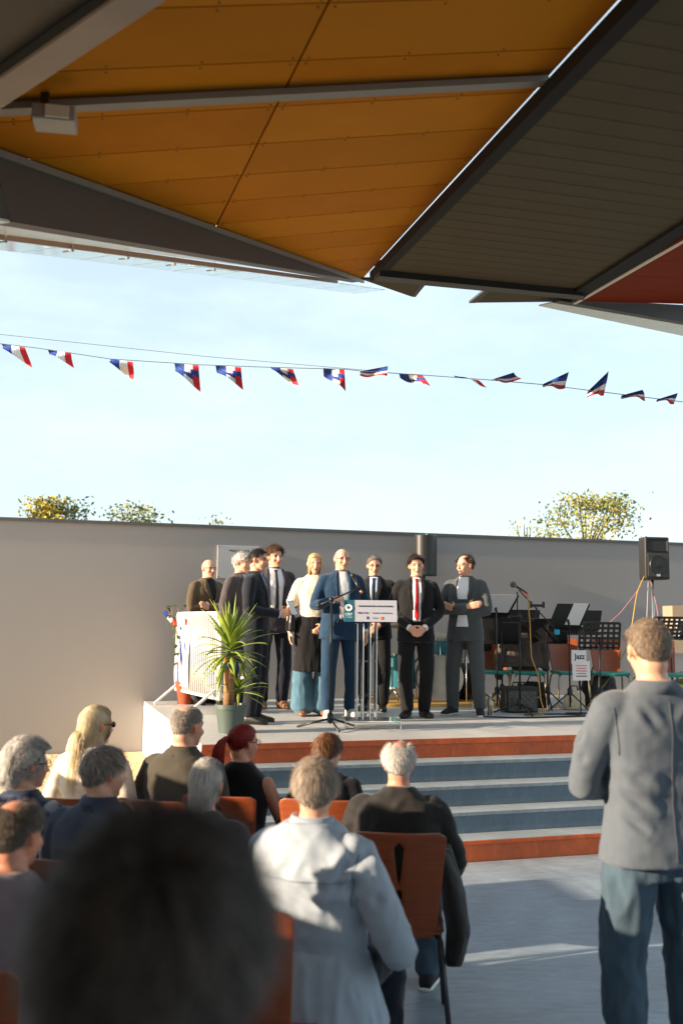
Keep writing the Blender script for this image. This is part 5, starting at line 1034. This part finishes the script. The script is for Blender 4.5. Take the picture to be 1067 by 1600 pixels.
cable('yellow cable hanging from the loudspeaker on the chrome pole', [(3.84, 12.62, 2.42), (3.72, 12.55, 2.2), (3.58, 12.45, 1.6), (3.32, 12.2, 1.24), (3.05, 12.0, .98), (2.9, 11.9, .83)], .007, M_yel)
cable('pink and white cord slung from the loudspeaker towards the music stands', [(3.80, 12.62, 2.30), (3.5, 12.55, 1.95), (3.2, 12.45, 1.72), (2.95, 12.4, 1.66)], .004, M_pink)
cable('grey cord hanging beside the chrome speaker pole', [(3.90, 12.66, 2.36), (3.86, 12.62, 1.9), (3.82, 12.6, 1.3), (3.80, 12.58, .83)], .007, M_gr)
cable('rose cord looped down the chrome speaker pole', [(3.93, 12.66, 2.36), (3.99, 12.6, 1.95), (3.93, 12.6, 1.4), (3.95, 12.58, .83)], .004, M_pink)
# tan board with a socket frame
tb = empty('tan_board', 'tan panel with a white framed socket standing by the wall end', 'panel', (4.62, 13.25, ST), rad(6))
mb = MB(); mb.box((0, 0, .93), (.62, .30, .62), None, .006); mb.build('box', mat('tan laminate', L((150, 134, 112)), .6, .08, 3), tb); mb = MB(); mb.box((-.19, -.153, .93), (.13, .008, .26)); mb.box((-.19, -.158, .93), (.12, .006, .25)); mb.build('socket_frame', M_paper, tb)
for z in (.98, .87): mb = MB(); mb.box((-.19, -.164, z), (.07, .006, .08)); mb.build('socket', M_bk, tb)
for x in (-.25, .25): mb = MB(); mb.tube([(x, 0, 0), (x, 0, .62)], .02, 8); mb.build('leg', M_chrome, tb, True)

# music stands
def music_stand(label, x, y, rz, tilt, hgt, w=.46, h=.33, holes=False, sheet=0):
    o = empty('music_stand', label, 'music stand', (x, y, ST), rz, 'music stands'); stand_base(o, .27, .22, M_bk, .008, random.uniform(0, 2))
    mb = MB(); mb.tube([(0, 0, .05), (0, 0, hgt - .08)], .010, 8); mb.build('pole', M_bk, o, True)
    R_ = Matrix.Rotation(tilt, 3, 'X'); c = Vector((0, 0, hgt)); mb = MB()
    if not holes: mb.box(c, (w, .010, h), R_, .003)
    else:
        nx, nz = 7, 5
        for i in range(nx + 1): mb.box(c + R_ @ Vector((-w / 2 + w * i / nx, 0, 0)), (.028, .006, h), R_)
        for j in range(nz + 1): mb.box(c + R_ @ Vector((0, .0035, -h / 2 + h * j / nz)), (w, .006, .030), R_)
    mb.build('desk', M_bk, o); mb = MB(); mb.box(c + R_ @ Vector((0, .03, -h / 2)), (w, .06, .008), R_); mb.build('ledge', M_bk, o)
    mb = MB(); mb.tube([Vector((0, 0, hgt - .09)), c + R_ @ Vector((0, -.012, -.03))], .014, 8); mb.build('neck', M_bk, o, True)
    if sheet:
        for q in range(sheet): mb = MB(); mb.box(c + R_ @ Vector((-.09 + .2 * q, .010 + .003 * q, .035)), (.21, .002, .30), R_ @ Matrix.Rotation(.05 * (q - .4), 3, 'Y')); mb.build('sheet_music', M_paper, o)
    return o
random.seed(5)
music_stand('music stand with pale sheets beside the man in the grey suit', 1.80, 11.55, rad(200), rad(-48), 1.20, sheet=2)
music_stand('low black music stand behind the man in the grey suit', 1.93, 12.0, rad(170), rad(-20), .92)
music_stand('wide black music stand behind the draped brown jacket', 2.20, 12.35, rad(185), rad(-22), 1.02, .50, .30)
music_stand('tall tilted black music stand in front of the paper notice', 2.62, 11.5, rad(205), rad(-35), 1.08, .46, .34, sheet=1)
music_stand('black music stand between the tall tilted one and the perforated one', 3.00, 12.4, rad(190), rad(-20), 1.02, .46, .30)
music_stand('perforated black music stand in front of the teal chairs', 3.02, 11.7, rad(178), rad(-16), .86, .46, .30, True)
music_stand('perforated black music stand beside the tan board', 3.95, 12.0, rad(185), rad(-25), .96, .44, .26, True)
# paper notice on a small stand
nt = empty('paper_notice', 'white paper notice headed Jazz clipped to a thin stand', 'notice', (2.66, 11.15, ST)); nt.scale = (.82, .82, .95); mb = MB(); mb.tube([(0, 0.01, .0), (0, .01, .62)], .008, 8); mb.build('stand', M_bk, nt, True)
for (x, z, w_, h_, r0) in ((-.02, .66, .20, .16, .02), (.01, .50, .24, .22, -.03)): mb = MB(); mb.box((x, -.006 - (.002 if z < .6 else 0), z), (w_, .002, h_), Matrix.Rotation(r0, 3, 'Y')); mb.build('sheet', M_paper, nt)
text('Jazz', .09, M_ink, nt, Matrix.Translation((-.01, -.0085, .665)) @ RXUP, bold=.002)
for i in range(5): mb = MB(); mb.box((.01, -.0102, .56 - .03 * i), (.15 - .02 * (i % 2), .001, .010)); mb.build('print_line', M_redink if i < 4 else M_ink, nt)
mb = MB(); mb.box((0, -.01, .75), (.05, .02, .02)); mb.build('clip', M_bk, nt)

# band chairs
CB0 = chair_mesh(False, M_teal, .42); cb = [False]
def bandchair(x, y, rz, label):
    o = CB0 if not cb[0] else copy_tree(CB0); cb[0] = True; o.location = (x, y, ST); o.rotation_euler = (0, 0, rz); o.scale = (.94, .94, .9); tag(o, label, 'chair', 'teal seated band chairs'); return o
bandchair(1.86, 12.15, rad(172), 'teal seated chair behind the man in the grey suit')
bandchair(2.24, 12.05, rad(178), 'teal seated chair holding the draped brown jacket')
bandchair(2.76, 12.15, rad(184), 'teal seated chair behind the paper notice')
bandchair(3.22, 12.0, rad(178), 'teal seated chair behind the perforated music stand')
bandchair(3.90, 11.95, rad(186), 'teal seated chair beside the tan board')
bm = bmesh.new()
loft(bm, [(Vector((0, 0.02, .86)), Vector((.20, 0, 0)), Vector((0, .06, 0))), (Vector((0, -.01, .82)), Vector((.25, 0, 0)), Vector((0, .09, 0))), (Vector((0, -.03, .62)), Vector((.26, 0, 0)), Vector((0, .08, 0))), (Vector((0.0, -.05, .47)), Vector((.27, 0, 0)), Vector((0, .09, 0)))], 28, 2.4); limb(bm, [(-.22, 0, .80), (-.30, -.05, .60), (-.31, -.08, .34)], [.06, .055, .045]); limb(bm, [(.22, 0, .80), (.27, -.05, .64), (.26, -.08, .44)], [.06, .05, .045])
me = remesh(bm, .011, 2); wrinkle(me, .012, (12, 12, 7), 9.1); jk = link_mesh('draped_jacket', me, mat('brown canvas', L((74, 62, 54)), .85, .25, 4)); jk.location = (2.22, 12.24, ST); jk.rotation_euler = (0, 0, .05); tag(jk, 'brown jacket draped over a band chair behind the second microphone', 'jacket')
# second microphone stand with phone holder
m2 = empty('microphone_stand', 'black microphone stand with a phone holder among the band gear', 'microphone stand', (1.98, 11.1, ST)); stand_base(m2, .30, .12, M_bk, .010, 0.8)
mb = MB(); mb.tube([(0, 0, .05), (0, 0, 1.12)], .011, 10); mb.build('pole', M_bk, m2, True); mb = MB(); mb.tube([(-.02, 0, 1.12), (-.02, 0, 1.34)], .007, 8); mb.tube([(0, .0, 1.36), (.42, .06, .92)], .007, 8); mb.build('boom', M_bk, m2, True)
mb = MB(); mb.tube([(0, 0, 1.02), (.12, 0, 1.01), (.18, 0, 1.05), (.20, 0, 1.17)], .007, 8); mb.box((.20, 0, 1.19), (.15, .03, .03)); mb.box((.13, 0, 1.20), (.02, .04, .07)); mb.box((.27, 0, 1.20), (.02, .04, .07)); mb.build('phone_holder', M_bk, m2); mb = MB(); mb.bar((-.18, 0, 1.0), (.02, 0, 1.0), .014); mb.sphere((0, 0, 1.06), .03, 10, 8); mb.build('cross_arm', M_bk, m2)
mc = empty('microphone', 'grey foam topped microphone on the stand among the band gear', 'microphone', (1.95, 11.1, ST + 1.40)); mb = MB(); mb.sphere((-.035, 0, .02), .036, 12, 10); mb.build('foam', mat('grey foam', L((104, 92, 84)), .95, .2, 60, .4, 200), mc, True); mb = MB(); mb.tube([(0, 0, 0), (.10, 0, -.06)], [.013, .010], 10); mb.build('handle', M_bk, mc, True); mb = MB(); mb.tube([(.09, 0, -.055), (.12, 0, -.075)], .014, 10); mb.build('red_ring', M_fred, mc, True)
cable('yellow cable dropping from the foam topped microphone to the deck', [(2.07, 11.08, 2.14), (2.09, 11.06, 1.8), (2.10, 11.05, 1.45), (2.17, 11.04, 1.25), (2.19, 11.02, 1.0), (2.22, 11.0, .832), (2.0, 10.85, .829)], .007, M_yel)
cable('black cable coiled on the deck before the amplifier', [(1.5, 10.7, .829), (1.9, 10.62, .829), (2.3, 10.75, .829), (2.7, 10.95, .829), (2.4, 11.1, .829), (2.0, 10.95, .829)], .008, M_bk)
mb = MB(); mb.box((0, 0, 0), (.055, .055, .06), None, .008); cu = mb.build('cyan_cup', mat('cyan plastic', L((20, 150, 190)), .4)); cu.location = (2.41, 11.17, ST + .90); tag(cu, 'small cyan box clipped to the boom arm', 'clip')
# amplifier, bottles
am = empty('amplifier', 'mottled grey amplifier on the deck by the microphone stand', 'amplifier', (2.02, 11.38, ST), rad(6)); mb = MB(); mb.box((0, 0, .145), (.36, .25, .28), None, .012); mb.build('cabinet', M_bkplastic, am)
mb = MB(); mb.box((0, -.127, .13), (.32, .008, .22), None, .002); mb.build('grille', mat('mottled cloth', L((92, 90, 86)), .9, .6, 30), am); mb = MB(); mb.tube([(-.08, 0, .285), (-.07, 0, .33), (.07, 0, .33), (.08, 0, .285)], .008, 8); mb.build('handle', M_bk, am, True)
bo = empty('water_bottle', 'clear plastic water bottle standing beside the amplifier', 'bottle', (1.63, 10.95, ST)); mb = MB(); mb.lathe([(.03, 0), (.034, .01), (.034, .14), (.028, .165), (.013, .19), (.013, .205)], 18); mb.build('bottle_body', M_acr, bo, 40); mb = MB(); mb.lathe([(.014, .206), (.014, .225)], 12); mb.build('cap', M_fwhite, bo)
gl_ = empty('drinking_glass', 'clear glass on the deck beside the man in the grey suit', 'glass', (1.50, 11.2, ST)); mb = MB(); mb.lathe([(.028, 0), (.036, .11), (.034, .11), (.026, .006)], 18); mb.build('tumbler', M_acr, gl_, 40)
# drums behind the men
mb = MB(); mb.box((0, 0, .02), (1.75, 1.15, .04), None, .004); dp = mb.build('drum_platform', mat('yellow plywood', L((206, 160, 84)), .5, .12, 4, stretch=(1, 6, 1))); dp.location = (1.28, 12.5, ST); dp.rotation_euler = (0, 0, TH * .5); tag(dp, 'low yellow plywood platform under the drums', 'platform')
DZ = ST + .04
def drum(name, label, loc, r, h, axis_y, m, tilt=0.0, legs=True):
    o = empty(name, label, 'drum', loc); R_ = Matrix.Rotation(PI / 2, 3, 'X') if axis_y else Matrix.Rotation(tilt, 3, 'X')
    mb = MB(); mb.lathe([(r * .96, -h / 2 + .004), (r, -h / 2 + .01), (r, h / 2 - .01), (r * .96, h / 2 - .004)], 28, (0, 0, 0), R_); mb.build('shell', m, o, 40)
    for s_ in (-1, 1): mb = MB(); mb.lathe([(r * 1.0, s_ * h / 2 - .012), (r * 1.035, s_ * h / 2 - .012), (r * 1.035, s_ * h / 2 + .012), (r * .98, s_ * h / 2 + .012)], 28, (0, 0, 0), R_); mb.build('hoop', M_chrome, o, 40)
    mb = MB(); mb.lathe([(r * .97, h / 2 - .003), (r * .97, h / 2 + .002)], 28, (0, 0, 0), R_); mb.build('drum_head', M_fwhite if not axis_y else M_bk, o)
    if legs:
        for k in range(3): a = k * 2 * PI / 3 + .4; mb = MB(); mb.tube([(math.cos(a) * r, math.sin(a) * r, 0), (math.cos(a) * r * 1.3, math.sin(a) * r * 1.3, -(loc[2] - DZ) + .01)], .008, 8); mb.build('leg', M_chrome, o, True)
    return o
M_shell = mat('teal sparkle shell', L((46, 110, 120)), .25, .2, 60); M_bshell = mat('black shell', L((24, 24, 26)), .3)
drum('bass_drum', 'black bass drum between the young man and the man in grey', (1.22, 12.45, DZ + .28), .27, .42, True, M_bshell, legs=False); drum('tom_drum', 'small chrome hooped tom above the bass drum', (1.24, 12.42, DZ + .68), .14, .20, False, M_shell, .25)
drum('snare_drum', 'shallow snare drum beside the bass drum', (1.55, 12.35, DZ + .55), .17, .14, False, M_chrome); drum('floor_tom', 'teal floor tom behind the young man with the red tie', (0.73, 12.35, DZ + .36), .19, .40, False, M_shell)
for lb, x, y, zz, r in (('thin chrome cymbal stand beside the man with clasped hands', .60, 12.55, .98, .20), ('second cymbal stand next to the teal floor tom', .80, 12.75, .90, .17)):
    o = empty('cymbal_stand', lb, 'cymbal stand', (x, y, DZ)); stand_base(o, .28, .24, M_chrome, .009, 1.0); mb = MB(); mb.tube([(0, 0, .05), (0, 0, zz)], .010, 8); mb.build('pole', M_chrome, o, True); mb = MB(); mb.lathe([(r, -.006), (r * .3, .012), (.03, .028), (.008, .032)], 28, (0, 0, zz), Matrix.Rotation(.18, 3, 'X')); mb.build('cymbal', mat('bronze cymbal', L((150, 116, 62)), .3, .1, metal=.85), o, 40)
mb = MB(); mb.tube([(0, 0, .02), (-.06, 0, .45), (-.09, .02, .80)], [.02, .022, .016], 10); gt = mb.build('red_hose', M_fred, None, True)
bpy.data.objects.remove(gt)

# ------------------------------------------------------------------ bunting
bt = empty('bunting', 'line of tricolour pennants strung across the sky', 'bunting', (0, 9, 4))
BO = Vector((0, 9, 4))
def BPT(x, z, y=9.0): return Vector((x, y, z)) - BO      # metres: across, height, depth
M_str = mat('string', L((96, 106, 116)), .7)
mb = MB(); chart = [(-3.537, 4.38), (-2.821, 4.302), (-2.148, 4.206), (-1.33, 4.16), (-0.667, 4.142), (0.025, 4.131), (0.173, 4.115), (0.735, 4.084), (1.373, 4.042), (1.846, 4.005), (2.417, 3.938), (3.082, 3.861), (3.505, 3.811)]; mb.tube([BPT(x, y, 9.0) for x, y in chart], .0035, 6); mb.build('string', M_str, bt)
mb = MB(); mb.tube([BPT(-3.549, 4.471, 9.02), BPT(-1.27, 4.244, 9.02), BPT(0.381, 4.116, 9.02)], .0025, 6); mb.build('stay_wire', M_str, bt)
FL = [((-3.161, 4.341), (-2.94, 4.307), (-2.885, 4.132)), ((-2.732, 4.291), (-2.512, 4.263), (-2.501, 4.136)), ((-2.148, 4.206), (-1.94, 4.178), (-1.929, 4.015)), ((-1.555, 4.169), (-1.33, 4.154), (-1.318, 3.918)), ((-1.176, 4.155), (-0.939, 4.139), (-0.923, 3.941)), ((-0.667, 4.148), (-0.46, 4.126), (-0.404, 3.976)), ((-0.182, 4.141), (0.013, 4.131), (0.027, 3.92)), ((0.161, 4.114), (0.415, 4.165), (0.404, 4.057)), ((0.51, 4.094), (0.735, 4.084), (0.8, 3.964)), ((1.025, 4.081), (1.249, 4.041), (1.338, 3.988)), ((1.373, 4.048), (1.575, 4.117), (1.639, 4.045)), ((1.846, 4.011), (2.084, 4.128), (2.058, 3.983)), ((2.258, 3.949), (2.451, 4.138), (2.423, 3.926)), ((2.564, 3.91), (2.76, 3.966), (2.805, 3.876)), ((2.894, 3.877), (3.084, 3.939), (3.07, 3.849))]
r_ = random.Random(4)
for n_i, (a, b, c) in enumerate(FL):
    A_, B_, C_ = (BPT(*q, 9.0) for q in (a, b, c)); ph = r_.uniform(0, 6); me = bpy.data.meshes.new('pennant'); vs = []; fs = []; mi = []; nn = 12
    def pt(i, j):                              # i along the hoist edge, j towards the tip
        u_ = i / nn; p = A_ + (B_ - A_) * u_; q = A_ + (C_ - B_) * .28 + (C_ - A_ - (C_ - B_) * .28) * u_; w = p + (q - p) * (j / 4); return w + Vector((0, .10 * math.sin(ph + u_ * 5 + j * .5) * (j / 4) * .8, 0))
    for i in range(nn + 1):
        for j in range(5): vs.append(tuple(pt(i, j)))
    for i in range(nn):
        for j in range(4):
            fs.append((i * 5 + j, i * 5 + j + 1, (i + 1) * 5 + j + 1, (i + 1) * 5 + j)); fold = n_i in (3, 4, 5, 6, 7, 8, 10, 11, 12)
            mi.append((0 if j < 2 else 1 if j < 3 else 2) if n_i in (7, 10, 11, 12, 13, 14) else 0 if (i < 5 or (fold and 1.2 < j + (i - 4) * .28 - .9 < 2.3 and j > 0)) else (1 if i < 9 else 2))
    me.from_pydata(vs, [], fs)
    for m_ in (M_fblue, M_fwhite, M_fred): me.materials.append(m_)
    for p_, m_ in zip(me.polygons, mi): p_.material_index = m_
    o = bpy.data.objects.new('pennant', me); COL.objects.link(o); o.parent = bt

# ------------------------------------------------------------------ trees behind the wall
def tree(label, x, y, top, rx, rz_, n, cols, seed, dens=1.0):
    o = empty('tree', label, 'tree', (x, y, 0), 0, 'trees behind the wall'); r_ = random.Random(seed); H_ = top
    mb = MB(); mb.tube([(0, 0, 0), (.05, 0, H_ * .4), (0, .05, H_ * .75)], [.14, .10, .05], 10)
    tips = []
    for k in range(16):
        a = r_.uniform(0, 6.28); z0 = H_ * r_.uniform(.35, .75); e = Vector((math.cos(a) * rx * r_.uniform(.4, .95), math.sin(a) * rx * r_.uniform(.4, .95), min(H_ - .15, z0 + rz_ * r_.uniform(.3, 1.2)))); mb.tube([(0, 0, z0), Vector((0, 0, z0)) * .5 + e * .5 + Vector((0, 0, .1)), e], [.035, .02, .008], 6); tips.append(e)
    for k in range(5): e = Vector((r_.uniform(-.5, .5) * rx, r_.uniform(-.5, .5) * rx, H_ - r_.uniform(0, .25))); mb.tube([(0, 0, H_ * .7), e], [.03, .008], 6); tips.append(e)
    mb.build('trunk', mat('tree bark', L((86, 68, 50)), .9, .2, 10), o, True)
    vs = []; fs = []; cl = []
    for i in range(n):
        t = r_.choice(tips); q = t + Vector((r_.gauss(0, .20), r_.gauss(0, .20), r_.gauss(-.05, .17))) * dens
        if q.z > H_ + .12: continue
        s_ = r_.uniform(.035, .07); a = Vector((r_.gauss(0, 1), r_.gauss(0, 1), r_.gauss(0, 1))).normalized(); b = a.orthogonal().normalized(); b = (Matrix.Rotation(r_.uniform(0, 6), 3, a) @ b); k = len(vs); vs += [q - b * s_, q + a.cross(b) * s_ * .45, q + b * s_, q - a.cross(b) * s_ * .45]; fs.append((k, k + 1, k + 2, k + 3)); c = np.array(r_.choice(cols)) * r_.uniform(.7, 1.25); cl += [c] * 4
    me = bpy.data.meshes.new('crown'); me.from_pydata([tuple(v) for v in vs], [], fs); paint(me, np.array(cl)); link_mesh('crown', me, mat('foliage', (1, 1, 1), .6, .1, 5, attr='col'), o, False)
G1, G2, G3 = L((160, 148, 48)), L((110, 120, 52)), L((206, 172, 36))
tree('round yellowing tree behind the left part of the wall', -6.6, 22, 4.40, .46, .5, 4200, [G3, G1, G1, G2], 1); tree('dark green shrub tree beside the yellowing tree', -6.15, 22.5, 4.44, .34, .5, 1300, [L((74, 90, 50)), G2], 2)
tree('pale feathery tree showing above the wall left of the plaque', -4.85, 23, 4.36, .62, .7, 2200, [G2, G2, L((150, 140, 80))], 3, 1.25); tree('small wispy treetop above the wall near the plaque', -2.95, 23.5, 4.22, .30, .5, 350, [G2, G1], 4)
tree('large yellow green tree behind the wall near the right loudspeaker', 5.9, 24, 4.82, 1.45, 1.2, 5600, [G1, G2, G2, L((150, 140, 80))], 5, 1.15); tree('thin young tree behind the wall left of the large yellow green tree', 4.45, 24, 4.25, .45, .6, 420, [G1, G2], 6, 1.3)

# bags and cases among the chairs
def bag(label, x, y, z, a, b, h, m, seed):
    bm = bmesh.new(); loft(bm, [(Vector((0, 0, 0.01)), Vector((a * .9, 0, 0)), Vector((0, b * .9, 0))), (Vector((0, 0, h * .3)), Vector((a, 0, 0)), Vector((0, b, 0))), (Vector((0.01, 0, h * .8)), Vector((a * .85, 0, 0)), Vector((0, b * .8, 0))), (Vector((0.02, 0, h)), Vector((a * .5, 0, 0)), Vector((0, b * .5, 0)))], 20, 2.6)
    me = remesh(bm, .012, 2); wrinkle(me, .010, (11, 11, 9), seed); o = empty('bag', label, 'bag', (x, y, z)); link_mesh('bag_body', me, m, o)
    mb = MB(); mb.tube([(-a * .4, 0, h * .95), (-a * .2, -.02, h * 1.25), (a * .25, -.02, h * 1.25), (a * .4, 0, h * .95)], .008, 8); mb.build('strap', M_bk, o, True)
bag('black gig bag leaning under the perforated music stand', 3.15, 12.3, ST, .22, .14, .42, M_bkplastic, 1.0); bag('dark bag on the deck under the draped brown jacket', 2.3, 12.0, ST, .20, .13, .30, cloth('dark bag cloth', (40, 36, 36)), 2.0)
bag('cream rucksack on the deck behind the paper notice', 2.72, 11.75, ST, .13, .10, .22, cloth('cream bag cloth', (206, 188, 160)), 3.0); bag('olive bag on the deck beside the tan board', 4.15, 12.2, ST, .18, .14, .34, cloth('olive bag cloth', (96, 98, 44)), 4.0); bag('black drum case behind the snare drum', 1.62, 12.75, DZ, .20, .18, .45, M_bkplastic, 5.0)
cable('black cable trailing between the music stand feet', [(2.5, 11.2, .829), (2.9, 11.25, .829), (3.2, 11.1, .829), (3.6, 11.3, .829), (3.4, 11.6, .829), (2.9, 11.5, .829)], .009, M_bk)
music_stand('folded down black music stand behind the snare drum', 1.66, 12.3, rad(190), rad(-15), .80, .42, .28)
music_stand('black music stand just right of the amplifier', 2.42, 11.75, rad(160), rad(-30), .92, .46, .30)
